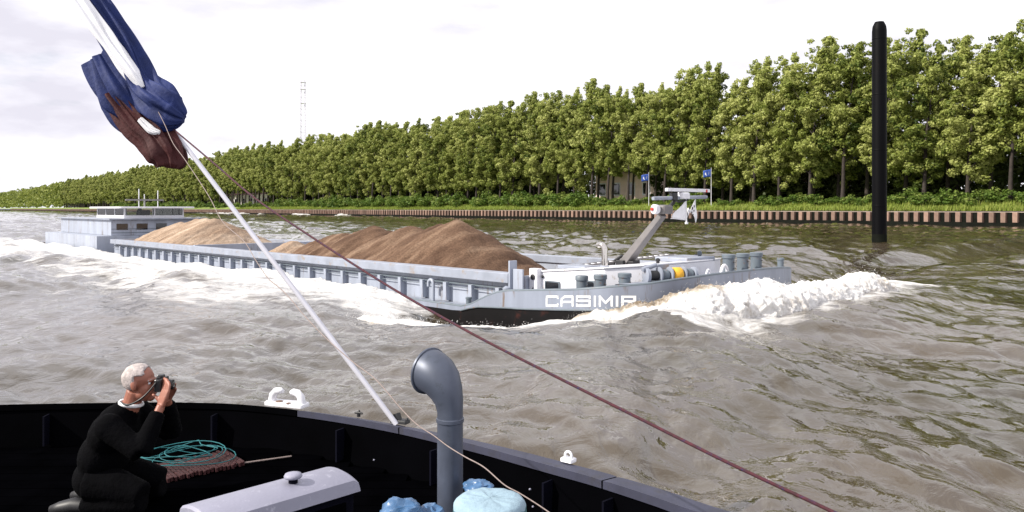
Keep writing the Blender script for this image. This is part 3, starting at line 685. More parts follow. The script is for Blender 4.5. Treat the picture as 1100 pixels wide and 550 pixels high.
def mooring_pile():
    Y = 74.0; p = at(944.6, 300, Y); H = (HY - 23)/F*Y + CAMZ; rr = 7.4/F*Y
    r = empty('mooring_pile', (p.x, Y, 0)); tag(r, 'tall black steel pile standing in the water at the right edge', 'mooring pile')
    MB().lathe((0, 0, -2), [(rr, 0), (rr, H + 1.1), (rr*0.92, H + 1.55), (rr*0.62, H + 1.95), (0.05, H + 2.0)], 28).build('shaft', M['steelblack'], r, smooth=50)
    for i in range(4): MB().lathe((0, 0, 3.4 + i*5.2), [(rr*1.0, 0), (rr*1.012, 0.02), (rr*1.012, 0.10), (rr*1.0, 0.12)], 28).build('weld_band', M['steelblack'], r, smooth=50)
    MB().lathe((0, 0, -0.6), [(rr*1.001, 0), (rr*1.012, 0.05), (rr*1.012, 1.25), (rr*1.001, 1.4)], 28).build('algae_band', M['wet'], r, smooth=50)
mooring_pile()

# ------------------------------------------------------------------ the barge
def lerp_tab(tab, x):
    return float(np.interp(x, [t[0] for t in tab], [t[1] for t in tab]))
RAIL = [(-60, .20), (-1.5, .20), (-1.05, .29), (-.6, .48), (-.1, .68), (.4, .81), (1.2, .88), (3.2, 1.05), (4.95, 1.27), (5.46, 1.39), (5.7, 1.46)]
STRK = [(-60, .02), (-1.6, .06), (-.8, .26), (.5, .35), (1.2, .38), (4, .60), (5.7, .90)]
DECK = [(-60, .16), (-1.5, .16), (0, .30), (1.2, .40), (3.6, .80), (4.6, 1.0)]
def make_barge():
    root = empty('barge', BARGE_LOC, BARGE_RZ)
    tag(root, 'long grey blue cargo barge loaded with sand heaps passing through the canal', 'barge')
    # plan outline, near side aft -> bow -> far side aft
    near = [(u, 0.0) for u in np.arange(-54, U_BOW0, 0.42)]
    nb = 44; L_ = U_TIP - U_BOW0; bow = []
    for i in range(nb + 1):
        a = math.pi/2*i/nb; c, s_ = math.sin(a), math.cos(a)
        bow.append((U_BOW0 + L_*abs(c)**(2/BOWN), BEAM/2 - BEAM/2*abs(s_)**(2/BOWN)))
    full = near + bow; far = [(u, BEAM - v) for u, v in full[::-1]][1:]
    ol = full + far; n = len(ol)
    rail = [lerp_tab(RAIL, u) for u, v in ol]; strk = [lerp_tab(STRK, u) for u, v in ol]
    def inset(k, d):
        a = Vector(ol[max(k-1, 0)]); b = Vector(ol[min(k+1, n-1)]); t = (b - a).normalized(); nrm = Vector((-t.y, t.x)); p = Vector(ol[k]) + nrm*d
        return p.x, p.y
    m = MB(K); rows = []
    for k in range(n):
        x, y = inset(k, 0.0); xb, yb = inset(k, 0.25); rows.append([(xb, yb, -2.0), (x, y, -0.9), (x, y, strk[k] - 0.03), (x, y, strk[k])])
    m.grid(rows)
    a, b = rows[0], rows[-1]; m.add([a[0], a[3], b[3], b[0]], [(0, 1, 2, 3)])
    hull = m.build('hull', M['black'], root, smooth=40)
    m = MB(K); rows = []
    for k in range(n):
        x, y = inset(k, -0.012); xi, yi = inset(k, 0.07); rows.append([(x, y, strk[k]), (x, y, rail[k]), (xi, yi, rail[k]), (xi, yi, rail[k] - 0.62 if ol[k][0] > -1 else rail[k] - 0.1)])
    m.grid(rows); m.build('bulwark', M['strake'], hull, smooth=35)
    m = MB(K); m.tube([(*inset(k, 0.03), rail[k] + 0.012) for k in range(n)], 0.045, 8); m.build('rail', M['midgrey'], root, smooth=80)
    m = MB(K); kk = [k for k in range(n) if ol[k][0] > -1.6]
    m.tube([(*inset(k, -0.02), strk[k]) for k in kk], 0.028, 6); m.build('rubbing_strip', M['midgrey'], hull, smooth=80)
    # side decks and foredeck
    for v0, v1 in ((0.06, 0.80), (BEAM - 0.80, BEAM - 0.06)):
        m = MB(K); m.grid([[(u, v0, lerp_tab(DECK, u)), (u, v1, lerp_tab(DECK, u))] for u in np.linspace(-54, 0.4, 60)]); m.build('side_deck', M['deckgrey'], root)
    def hw(u): return float(bow_half(u))
    m = MB(K); m.grid([[(u, hw(u) + 0.06 + (BEAM - 2*hw(u) - 0.12)*j/8, lerp_tab(DECK, u)) for j in range(9)] for u in np.linspace(0.3, 4.32, 24)]); m.build('foredeck', M['deckgrey'], root)
    us = U_BOW0 + L_*np.sin(np.linspace(math.asin((4.3 - U_BOW0)/L_), math.pi/2*0.985, 22))
    m = MB(K); m.grid([[(u, hw(u) + 0.06 + (BEAM - 2*hw(u) - 0.12)*j/8, 1.27 + 0.10*(u - 4.3)/2) for j in range(9)] for u in us])
    m.grid([[(4.3, hw(4.3) + 0.06, z), (4.3, BEAM - hw(4.3) - 0.06, z)] for z in (0.85, 1.27)]); m.build('forecastle', M['deckgrey'], root)
    # hold: coamings, end walls, floor
    UA = -38.2
    for sgn, v in ((1, 0.75), (-1, BEAM - 0.75)):
        f = lambda d: v + sgn*d
        m = MB(K); m.box(((UA + 0.4)/2, f(0.14), 0.30), (0.4 - UA, 0.08, 1.6)); co = m.build('coaming', M['grey'], root)
        m = MB(K)
        m.prism([(UA, f(-0.20)), (0.02, f(-0.20)), (0.02, f(0.26)), (UA, f(0.26))], [.93, .98, .98, .93], [1.20, 1.27, 1.27, 1.20])
        m.build('coaming_top', M['deckgrey'], co, bevel=0.02)
        m = MB(K); m.box(((UA + .4)/2, f(0.06), .79), (.4 - UA, .12, .05)); m.tube([(UA, f(-0.03), .66), (0.4, f(-0.03), .68)], 0.014, 6); m.build('handrail', M['midgrey'], co)
        proto = None
        for i in range(29):
            u = -0.56 - 1.285*i
            if proto is None:
                m = MB(K); m.add([(-.08, sgn*-.12, .80), (.08, sgn*-.12, .80), (.08, sgn*-.10, .20), (-.08, sgn*-.10, .20), (-.08, sgn*.10, .80), (.08, sgn*.10, .80), (.08, sgn*.10, .20), (-.08, sgn*.10, .20)],
                              [(0,1,2,3), (4,7,6,5), (0,4,5,1), (3,2,6,7), (0,3,7,4), (1,5,6,2)]); proto = o = m.build('bracket', M['grey'], co)
            else: o = proto.copy(); col.objects.link(o)
            o.location = (u*K, v*K, 0)
    m = MB(K); m.box((0.36, BEAM/2, 0.45), (0.12, BEAM - 1.7, 1.5)); m.build('hold_end', M['grey'], root); m = MB(K); m.box((UA - 0.06, BEAM/2, 0.45), (0.12, BEAM - 1.7, 1.5)); m.build('hold_end', M['grey'], root)
    m = MB(K); m.box(((UA + .4)/2, BEAM/2, -0.55), (0.4 - UA, BEAM - 1.5, 0.1)); m.build('hold_floor', M['midgrey'], root)
    # divider across the hold, its far end rounded off
    m = MB(K); pr = [(0.9, -0.5), (8.1, -0.5), (8.1, 0.85)] + [(7.7 + 0.4*math.cos(R(a)), 0.86 + 0.4*math.sin(R(a))) for a in range(0, 91, 15)] + [(0.9, 1.26)]
    m.add([(-25.1, p[0], p[1]) for p in pr] + [(-24.85, p[0], p[1]) for p in pr], [tuple(range(len(pr))), tuple(range(len(pr), 2*len(pr)))[::-1]] + [(i, (i+1) % len(pr), len(pr)+(i+1) % len(pr), len(pr)+i) for i in range(len(pr))])
    m.build('hold_divider', M['grey'], root)
    # post plate at the front of the near coaming
    m = MB(K); m.box((0.05, .72, 1.15), (0.06, .30, 1.0)); m.box((0.30, .70, 1.05), (0.45, .06, .72)); m.build('coaming_post', M['grey'], root, bevel=0.01)
    # ---- deckhouse
    top = lambda u: 1.30 + 0.092*(u - 0.5)
    plan = [(0.5, 1.2), (3.2, 1.2), (3.95, 2.0), (3.85, 4.2), (3.45, 6.2), (2.9, 7.4), (0.5, 7.6)]
    m = MB(K); m.prism(plan, 0.2, [top(p[0]) for p in plan]); dh = m.build('deckhouse', M['white'], root, bevel=0.03)
    cen = Vector((2.2, 4.4)); pl2 = [tuple(cen + (Vector(p) - cen)*1.012) for p in plan]
    m = MB(K); m.prism(pl2, [top(p[0]) + .004 for p in pl2], [top(p[0]) + .05 for p in pl2]); m.build('roof', M['white'], dh, bevel=0.015)
    m = MB(K); m.box((0.62, 1.12, 1.0), (.34, .22, 0.86)); cp = m.build('corner_locker', M['white'], root, bevel=0.02)
    m = MB(K); m.lathe((.62, 1.0, 1.18), [(.085, 0), (.085, .02), (.05, .03)], 16, (0, -1, 0)); m.build('porthole', M['dark'], cp)
    m = MB(K); m.lathe((.62, 1.0, .84), [(.03, 0), (.03, .02), (.01, .03)], 10, (0, -1, 0)); m.build('latch', M['dark'], cp)
    def window(u0, u1, z0, z1):
        r = .045; du, dz = (u1 - u0)/2, (z1 - z0)/2; c = ((u0 + u1)/2, (z0 + z1)/2)
        def ring(g, y): return [(c[0] + (du + g - r)*sx + (r)*math.cos(R(a0 + 30*i)), y, c[1] + (dz + g - r)*sz + (r)*math.sin(R(a0 + 30*i))) for sx, sz, a0 in ((1,1,0),(-1,1,90),(-1,-1,180),(1,-1,270)) for i in range(4)]
        a, b, b2 = ring(.03, 1.16), ring(.03, 1.205), ring(-.005, 1.16); k = len(a)
        m = MB(K); m.add(a + b + b2, [(i, (i+1) % k, k+(i+1) % k, k+i) for i in range(k)] + [(i, (i+1) % k, 2*k+(i+1) % k, 2*k+i) for i in range(k)])
        f = m.build('window', M['midgrey'], dh)
        m = MB(K); m.add(ring(0, 1.175), [tuple(range(k))]); m.build('pane', M['glass'], f)
    window(.98, 1.52, .82, 1.06); window(2.42, 2.86, .95, 1.17)
    m = MB(K); m.lathe((.86, 1.19, 1.20), [(.03, 0), (.05, .03), (.02, .06)], 8, (0, -1, 0)); m.build('lamp', M['dark'], dh)
    # roof gear: low hatch, grab rail, ladder lying across, small lamps
    m = MB(K); m.box((1.35, 2.2, top(1.35) + .08), (1.1, .7, .10)); m.build('hatch', M['deckgrey'], dh, bevel=.02)
    m = MB(K); m.box((2.9, 5.4, top(2.9) + .12), (1.2, 1.5, .14)); m.build('skylight', M['deckgrey'], dh, bevel=.03)
    a = Vector((0.75, 2.55, 1.42)); b = Vector((1.05, 7.2, 1.62)); ax = (b - a).normalized(); sd = Vector((1, 0, 0)); m = MB(K)
    for e_ in (-.14, .14): m.tube([a + sd*e_, b + sd*e_], .03, 6)
    lad = m.build('ladder', M['mast'], root)
    m = MB(K)
    for i in range(17): p = a.lerp(b, (i + .5)/17); m.tube([p - sd*.14, p + sd*.14], .02, 6)
    m.build('rung', M['white'], lad)
    m = MB(K)
    for i in range(4): p = a.lerp(b, (i + .5)/4); m.box(p - Vector((0, 0, .10)), (.26, .06, .16))
    m.build('ladder_rest', M['dark'], lad)
    for u, v, h, mm in ((2.5, 6.6, .16, 'dark'), (3.1, 5.9, .26, 'midgrey'), (3.5, 3.2, .12, 'dark')):
        m = MB(K); m.lathe((u, v, top(u) + .05), [(.05, 0), (.05, h*.5), (.07, h*.55), (.07, h), (.03, h + .03)], 12); m.build('deck_lamp', M[mm], root, smooth=40)
    # exhaust gooseneck
    pth = [(2.87, 1.6, 1.30), (2.87, 1.6, 2.03)] + [(2.87 - .16*(1 - math.cos(R(a_))) , 1.6, 2.03 + .16*math.sin(R(a_))) for a_ in range(15, 121, 15)]
    m = MB(K); m.tube(pth, .085, 14); ex = m.build('exhaust_pipe', M['chrome'], root, smooth=60)
    m = MB(K); m.lathe((2.87, 1.6, top(2.87) + .05), [(.13, 0), (.13, .03), (.075, .05)], 16); m.build('flange', M['deckgrey'], ex)
    # bollards
    def bollard(u, v, z, r, h):
        m = MB(K); m.lathe((u, v, z), [(r*.86, 0), (r*.9, h*.1), (r*.86, h*.22), (r*.86, h*.80), (r, h*.82), (r, h*.97), (r*.9, h)], 20); b_ = m.build('bollard', M['midgrey'], root, smooth=40)
        m = MB(K)
        for zz in (.34, .62): m.tube([(u - r*1.12, v, z + h*zz), (u + r*1.12, v, z + h*zz)], r*.09, 6)
        m.build('pin', M['dark'], b_)
        m = MB(K); m.rbox((u, v, z + .015), (r*3, r*2.6, .05), .03); m.build('base', M['midgrey'], b_)
    for u, v in ((2.9, .62), (3.52, .66), (4.18, .86)): bollard(u, v, lerp_tab(DECK, u), .18, 1.38 + .10*(u-2.8) - lerp_tab(DECK, u))
    for v in (4.5, 5.25, 6.0): bollard(5.0, v, 1.30, .19, .60)
    bollard(5.05, 7.35, 1.28, .11, .40)
    # little fairleads on the bow rail
    for u, v, s_ in ((5.55, 3.4, 1.0), (5.38, 2.9, .62)):
        m = MB(K); m.tube([(u, v + .16*s_*math.cos(R(a_)), 1.40 + .27*s_*math.sin(R(a_))) for a_ in range(-20, 201, 20)], .045*s_, 8); m.build('fairlead', M['white'], root, smooth=70)
    # winch by the near bow rail
    wc = Vector((4.75, 1.95, 1.44)); wx = Vector((0.36, 0.78, 0.0)).normalized()
    w = MB(K); w.box(wc + Vector((-.1, 0, -.30)), (.5, 1.1, .30), math.atan2(wx.y, wx.x) - math.pi/2); wr = w.build('winch', M['midgrey'], root, bevel=.02)
    for t, r1, ww, mm, nm in ((-.62, .20, .10, 'deckgrey', 'flange'), (-.42, .13, .24, 'dark', 'drum'), (-.26, .22, .05, 'deckgrey', 'flange'), (-.10, .15, .2, 'midgrey', 'drum'), (.06, .22, .05, 'deckgrey', 'flange'), (.26, .20, .26, 'yellow', 'rope_drum'), (.46, .22, .05, 'deckgrey', 'flange'), (.62, .16, .18, 'midgrey', 'motor'), (.78, .20, .08, 'deckgrey', 'brake_disc')):
        m = MB(K); m.lathe(wc + wx*(t - ww/2), [(r1*.9, 0), (r1, ww*.1), (r1, ww*.9), (r1*.9, ww)], 18, wx); m.build(nm, M[mm], wr, smooth=40)
    m = MB(K); m.tube([wc + wx*-.75 + Vector((0, 0, .16)), wc + wx*-.25 + Vector((-.1, 0, .27))], .06, 10); m.box(wc + Vector((-.28, .1, .1)), (.16, .5, .34)); m.build('winch_gear', M['deckgrey'], wr, bevel=.01)
    # ---- tilting mast
    mb_, mt = Vector((1.28, 4.5, 1.48)), Vector((2.72, 4.5, 3.02)); ax = (mt - mb_).normalized(); vv = Vector((0, 1, 0)); nn = ax.cross(vv)
    m = MB(K); vs = []
    for p, wd in ((mb_, .20), (mt, .13)):
        vs += [p + vv*i*wd + nn*j*wd*.62 for j in (-1, 1) for i in (-1, 1)]
    m.add(vs, [(0,2,3,1), (4,5,7,6), (0,1,5,4), (2,6,7,3), (0,4,6,2), (1,3,7,5)]); ms = m.build('mast', M['mast'], root, bevel=.02)
    m = MB(K); m.box(mb_ + Vector((-.02, 0, -.06)), (.30, .62, .28)); m.box(mb_ + Vector((.32, 0, -.05)), (.22, .36, .24)); m.build('mast_foot', M['dark'], ms, bevel=.02)
    m = MB(K); m.tube([mb_ + Vector((-.62, -.1, -.12)), mb_ + Vector((-.35, -.08, .06)), mb_ + Vector((-.1, -.05, .22))], .05, 8); m.build('hydraulic_hose', M['dark'], ms)
    jb = mt + ax*.10
    m = MB(K); m.rbox(jb + Vector((0, 0, .08)), (.34, .5, .28), .1); m.build('mast_head', M['mast'], ms, bevel=.015)
    m = MB(K); m.lathe(jb + Vector((-.02, -.32, .08)), [(.13, 0), (.15, .05), (.15, .16), (.10, .2)], 14, (-.25, -1, .05)); lp = m.build('mast_light', M['white'], ms, smooth=40)
    m = MB(K); m.lathe(jb + Vector((-.06, -.535, .09)), [(.055, 0), (.055, .03), (.03, .05)], 12, (-.25, -1, .05)); m.build('red_lens', M['red'], lp)
    cb = Vector((2.95, 4.85, 3.57))
    m = MB(K); m.tube([cb + Vector((0, -1.15, -.07)), cb + Vector((0, 1.65, .0))], .055, 8); m.build('cross_bar', M['deckgrey'], ms)
    m = MB(K); m.rbox(cb + Vector((.02, .62, .20)), (.12, 2.3, .10), .04); sc = m.build('radar_scanner', M['white'], ms, bevel=.01)
    m = MB(K); m.rbox(cb + Vector((.02, 1.55, .20)), (.125, .16, .104), .04); m.build('red_mark', M['red'], sc)
    m = MB(K); m.rbox(cb + Vector((.02, .36, .03)), (.30, .40, .20), .09); m.build('radar_motor', M['white'], ms, bevel=.02)
    m = MB(K); m.tube([jb + Vector((.02, .12, .1)), jb + Vector((.1, .30, .28)), cb + Vector((0, .02, .0))], .06, 8); m.tube([cb + Vector((-.06, -.1, -.05)), cb + Vector((-.04, .2, -.16)), cb + Vector((0, .62, -.1))], .035, 6); m.box(cb + Vector((0, -.12, 0)), (.16, .22, .22)); m.build('mast_bracket', M['dark'], ms)
    m = MB(K); m.tube([cb + Vector((0, .52, -.05)), cb + Vector((0, .56, -.78))], .02, 6); m.rbox(cb + Vector((0, .56, -.82)), (.08, .1, .07), .03); m.build('halyard', M['whitecloth'], ms)
    # ---- side gear aft of the bulwark
    m = MB(K); m.tube([(-3.55, .5, .15), (-3.55, .5, .72)] + [(-3.55 - .13*(1 - math.cos(R(a_))), .5, .72 + .13*math.sin(R(a_))) for a_ in range(20, 181, 20)] + [(-3.81, .5, .62)], .055, 10); m.build('vent_pipe', M['grey'], root, smooth=60)
    bollard(-1.55, .35, .16, .10, .30)
    m = MB(K); m.lathe((-.02, .55, .58), [(.1, 0), (.1, .12), (.13, .14), (.13, .26), (.05, .32)], 12); m.build('side_lamp', M['deckgrey'], root, smooth=40)
    m = MB(K); m.lathe((-.02, .55, .54), [(.15, 0), (.15, .06)], 12); m.build('lamp_base', M['yellow'], root)
    # loose mooring line hanging over the bulwark edge
    # ---- name
    GL = {  # strokes on a 0..1 x 0..1 cell
        'C': [[(1, .14), (1, 0), (0, 0), (0, 1), (1, 1), (1, .86)]], 'A': [[(0, 0), (0, .72), (.28, 1), (1, 1), (1, 0)], [(0, .42), (1, .42)]],
        'S': [[(1, .88), (1, 1), (0, 1), (0, .54), (1, .54), (1, 0), (0, 0), (0, .12)]], 'I': [[(.5, 0), (.5, 1)]],
        'M': [[(0, 0), (0, 1), (.5, .32), (1, 1), (1, 0)]], 'R': [[(0, 0), (0, 1), (1, 1), (1, .5), (0, .5)], [(.45, .5), (1, 0)]]}
    us = np.linspace(1.0, 5.5, 400); vs_ = bow_half(us); X = P0.x + U.x*us + Vv.x*vs_; Y = P0.y + U.y*us + Vv.y*vs_; PXs = HX + F*X/Y
    cells = [('C', 587, 600.5), ('A', 603, 616.5), ('S', 619.5, 635), ('I', 638.2, 641.2), ('M', 644, 659), ('I', 662, 665), ('R', 668, 684)]; sw = .052
    for ch, x0_, x1_ in cells:
        ua, ub = float(np.interp(x0_, PXs, us)), float(np.interp(x1_, PXs, us)); w_ = ub - ua; m = MB(K)
        zt = lambda a_: CAMZ - 93.6/F*float(np.interp(a_, us, Y)); hh = lambda a_: 11.8/F*float(np.interp(a_, us, Y))
        for li, st in enumerate(GL[ch]):
            q = [(ua + (x if ch != 'I' else .5)*(w_ - sw) + sw/2, y) for x, y in st]
            z = lambda a_, y_: zt(a_) - hh(a_) + sw/2 + y_*(hh(a_) - sw)
            for (xa, ya), (xb, yb) in zip(q[:-1], q[1:]):
                p, e_ = Vector((xa, z(xa, ya))), Vector((xb, z(xb, yb))); d = (e_ - p).normalized(); nr = Vector((-d.y, d.x))*sw/2; p = p - d*sw/2*.92; e_ = e_ + d*sw/2*.92
                k = 5; rows = []
                for i in range(k + 1):
                    c = p.lerp(e_, i/k); rows.append([((c + nr*s_).x, float(bow_half((c + nr*s_).x)) - .020 - .0006*li, (c + nr*s_).y) for s_ in (-1, 1)])
                m.grid(rows)
        m.build('name_letter', M['letter'], hull)
    # ---- stern: accommodation block and lowered wheelhouse
    m = MB(K); m.prism([(-54, .3), (-40.2, .3), (-40.2, BEAM - .3), (-54, BEAM - .3)], .1, 1.35); m.build('aft_trunk', M['grey'], root)
    m = MB(K); m.prism([(-53.5, 1.3), (-40.6, 1.3), (-40.6, 7.0), (-53.5, 7.0)], 1.353, 2.42); ab = m.build('aft_house', M['grey'], root, bevel=.03)
    m = MB(K); m.prism([(-53.6, 1.1), (-40.3, 1.1), (-40.3, 7.6), (-53.6, 7.6)], 2.424, 2.52); m.build('roof', M['deckgrey'], ab, bevel=.02)
    for i in range(4): m = MB(K); m.box((-40.59, 2.0 + i*1.3, 1.95), (.05, .72, .42)); m.build('window', M['glass'], ab)
    m = MB(K)
    for z in (1.55, 1.8): m.box((-40.585, 4.1, z), (.04, 5.6, .03))
    m.build('ledge', M['midgrey'], ab)
    m = MB(K); m.box((-44.4, 4.35, 2.62), (6.4, 4.1, .2)); wh = m.build('wheelhouse', M['white'], root)
    for u_ in (-41.25, -43.3, -45.4, -47.5):
        for v_ in (2.35, 4.35, 6.35):
            if v_ == 4.35 and u_ not in (-41.25, -47.5): continue
            m = MB(K); m.box((u_, v_, 2.97), (.08, .08, .5)); m.build('window_post', M['white'], wh)
    gm = bpy.data.materials.new('wheelhouse_glass'); gm.use_nodes = True; t = gm.node_tree; n_ = t.nodes; l_ = t.links; n_.clear()
    o_ = n_.new('ShaderNodeOutputMaterial'); g_ = n_.new('ShaderNodeBsdfGlossy'); g_.inputs['Roughness'].default_value = .02; tr = n_.new('ShaderNodeBsdfTransparent'); tr.inputs['Color'].default_value = (.72, .74, .72, 1)
    fr = n_.new('ShaderNodeFresnel'); fr.inputs['IOR'].default_value = 1.45; mx_ = n_.new('ShaderNodeMixShader'); l_.new(fr.outputs[0], mx_.inputs[0]); l_.new(tr.outputs[0], mx_.inputs[1]); l_.new(g_.outputs[0], mx_.inputs[2]); l_.new(mx_.outputs[0], o_.inputs[0])
    for c, d in (((-41.25, 4.35, 2.97), (.012, 3.9, .5)), ((-44.4, 2.35, 2.97), (6.2, .012, .5)), ((-44.4, 6.35, 2.97), (6.2, .012, .5))):
        m = MB(K); m.box(c, d); m.build('window', gm, wh)
    m = MB(K); m.rbox((-44.2, 4.4, 3.27), (7.2, 5.2, .12), .25); m.build('roof', M['white'], wh, bevel=.03)
    m = MB(K); m.rbox((-43.2, 4.3, 2.84), (.5, .7, .5), .1); m.lathe((-43.9, 4.2, 2.72), [(.25, 0), (.22, .3), (.1, .5)], 12); m.build('helm', M['dark'], wh)
    m = MB(K); m.tube([(-46.5, 5.4, 3.3), (-46.5, 5.4, 3.85)], .05, 6); m.rbox((-46.5, 5.4, 3.86), (.18, 2.8, .12), .05); m.build('radar_scanner', M['mast'], wh)
    m = MB(K)
    for v_, h in ((5.0, 4.7), (5.4, 4.3), (6.4, 4.6)): m.tube([(-46.6, v_, 3.3), (-46.6, v_, h)], .035, 5)
    m.build('antenna', M['white'], wh)
    return root
make_barge()

def heap(name, label, peaks, u0, u1, smat, base=.45):
    nu, nv = 260, 110; us = np.linspace(u0, u1, nu); vs_ = np.linspace(.97, BEAM - .97, nv); UU, VV = np.meshgrid(us, vs_, indexing='ij')
    wob = fbm(UU*.5, VV*.5, 2.2, 3); Z = np.full_like(UU, -9.0)
    for pu, pv, pz, su, sv in peaks:
        du, dv = (UU - pu), (VV - pv)
        du = np.where(du > 0, du*su[1], du*su[0]); d = np.sqrt(du**2 + (dv*sv)**2 + .012)
        Z = np.maximum(Z, pz + .06 - d - .10*wob*np.clip(d, 0, 1))
    # run-off gullies down the slope and coarse grain
    Z += .15*(1 - 2.4*np.abs(fbm(UU*1.0 + VV*.35, VV*.10, 4.0, 4, .62)))*np.clip((2.6 - Z), .2, 1)
    Z += .05*fbm(UU*2.2, VV*2.2, 1.0, 4) + .025*fbm(UU*8, VV*8, 2.0, 3, .7)
    Z = np.maximum(Z, base - .6 + .06*wob)
    P = np.stack([UU*K, VV*K, Z*K], -1).reshape(-1, 3)
    i = np.arange(nu-1)[:, None]*nv + np.arange(nv-1)[None]; Fq = np.stack([i, i+nv, i+1+nv, i+1], -1).reshape(-1, 4)
    o = np_mesh(name, P, Fq, smat); o.location = BARGE_LOC; o.rotation_euler = (0, 0, BARGE_RZ); tag(o, label, 'sand heap'); return o
def sand_mat(name, c1, c2, c3):
    m = mat(name, c1, .95, bump=1.0, bscale=22, spec=.1); t = m.node_tree; n = t.nodes; l = t.links; b = n['Principled BSDF']
    tc_ = n.new('ShaderNodeTexCoord'); mp_ = n.new('ShaderNodeMapping'); mp_.inputs['Rotation'].default_value = (0, 0, R(20)); mp_.inputs['Scale'].default_value = (1.3, .22, .5); l.new(tc_.outputs['Object'], mp_.inputs['Vector'])
    a = n.new('ShaderNodeTexNoise'); a.inputs['Scale'].default_value = 1.1; a.inputs['Detail'].default_value = 7; a.inputs['Roughness'].default_value = .62; l.new(mp_.outputs['Vector'], a.inputs['Vector'])
    rp = n.new('ShaderNodeValToRGB'); e = rp.color_ramp.elements; e[0].position = .34; e[0].color = (*c1, 1); e[1].position = .70; e[1].color = (*c3, 1); k = e.new(.53); k.color = (*c2, 1)
    g = n.new('ShaderNodeTexNoise'); g.inputs['Scale'].default_value = 13; g.inputs['Detail'].default_value = 4; l.new(tc_.outputs['Object'], g.inputs['Vector'])
    mm = n.new('ShaderNodeMixRGB'); mm.blend_type = 'OVERLAY'; mm.inputs['Fac'].default_value = .7
    l.new(a.outputs['Fac'], rp.inputs['Fac']); l.new(rp.outputs['Color'], mm.inputs['Color1']); l.new(g.outputs['Fac'], mm.inputs['Color2']); l.new(mm.outputs[0], b.inputs['Base Color']); return m
M['sand1'] = sand_mat('brown_sand', (.072, .042, .028), (.125, .077, .051), (.21, .142, .098))
M['sand2'] = sand_mat('pale_sand', (.24, .165, .115), (.33, .245, .18), (.47, .375, .29))
S = (.42, .36)
heap('sand_heap', 'large dark brown sand heap with several humps in the front half of the hold',
     [(-7.3, 4.5, 2.78, (.42, .62), .58), (-8.6, 4.7, 2.60, (.5, .5), .5), (-10.6, 4.6, 2.52, (.55, .5), .5), (-13.2, 4.5, 2.46, (.42, .5), .5), (-15.6, 4.3, 2.05, (.36, .5), .5)], -23.4, .2, M['sand1'])
heap('sand_heap', 'pale tan sand heap in the rear of the hold by the wheelhouse',
     [(-31.2, 4.6, 2.62, (.3, .85), .5), (-32.6, 4.5, 2.64, (.5, .5), .5), (-34.0, 4.5, 2.55, (.5, .5), .5), (-36.0, 4.3, 2.3, (.34, .5), .5)], -38.0, -25.3, M['sand2'])
heap('sand_heap', 'small low pale sand heap between the hold divider and the brown heap',
     [(-18.4, 3.2, 1.50, (.6, .5), .42)], -23.4, -15.5, M['sand2'])

def pennant(label, pts, fold):
    c = Vector((2.95, 4.85, 3.57)); rows = []
    n = 8; a, b, d, e_ = [Vector(p) for p in pts]
    for i in range(n + 1):
        t = i/n; l0, l1 = a.lerp(d, t), b.lerp(e_, t); rows.append([c + l0.lerp(l1, j/n) + Vector((fold*math.sin(t*6 + j*.5)*t, 0, 0)) for j in range(n + 1)])
    o = MB(K).grid(rows).build('signal_flag', M['whitecloth'], smooth=180); o.location = BARGE_LOC; o.rotation_euler = (0, 0, BARGE_RZ); o.modifiers.new('thick', 'SOLIDIFY').thickness = .008
    tag(o, label, 'flag'); return o
pennant('white triangular pennant hanging left of the halyard under the barge mast head', [(0, .52, -.12), (0, .55, -.74), (.0, -.22, -.62), (0, -.26, -.68)], .05)
f2 = pennant('white patterned signal flag hanging right of the halyard under the barge mast head', [(0, .58, -.66), (0, 1.06, -.04), (.0, .66, -.34), (0, 1.10, -.84)], .05)
m = MB(K)
for y, z, s_ in ((.80, -.36, .05), (.88, -.44, .04), (.76, -.5, .045), (.9, -.3, .04), (.84, -.56, .03)):
    for x in (-.055, .055): m.add([(2.95 + x, 4.85 + y - s_, 3.57 + z), (2.95 + x, 4.85 + y, 3.57 + z - s_*1.3), (2.95 + x, 4.85 + y + s_, 3.57 + z + s_*.4), (2.95 + x, 4.85 + y, 3.57 + z + s_)], [(0, 1, 2, 3)])
m.build('dark_patch', M['dark'], f2)

# ------------------------------------------------------------------ the boat the picture is taken from
ZG, ZD = CAMZ - 1.6, CAMZ - 1.93                      # gunwale and deck heights
def crom(pts, k=8):
    pts = [Vector(p) for p in pts]; r = []
    for i in range(len(pts) - 1):
        p0, p1, p2, p3 = pts[max(i-1, 0)], pts[i], pts[i+1], pts[min(i+2, len(pts)-1)]
        for j in range(k):
            t = j/k; r.append(.5*((2*p1) + (p2 - p0)*t + (2*p0 - 5*p1 + 4*p2 - p3)*t*t + (3*p1 - p0 - 3*p2 + p3)*t**3))
    return r + [pts[-1]]
def ximg(px, py, z): p = atz(px, py, z); return p
def remesh(mb, name, m, parent, voxel, smooth=4, loc=None):
    o = mb.build(name, m, None, smooth=180)
    r = o.modifiers.new('r', 'REMESH'); r.mode = 'VOXEL'; r.voxel_size = voxel; r.use_smooth_shade = True
    s = o.modifiers.new('s', 'SMOOTH'); s.factor = .5; s.iterations = smooth
    dg = bpy.context.evaluated_depsgraph_get(); me = bpy.data.meshes.new_from_object(o.evaluated_get(dg)); o.modifiers.clear(); old = o.data; o.data = me; bpy.data.meshes.remove(old)
    if not me.materials: me.materials.append(m)
    if parent: o.parent = parent
    return o

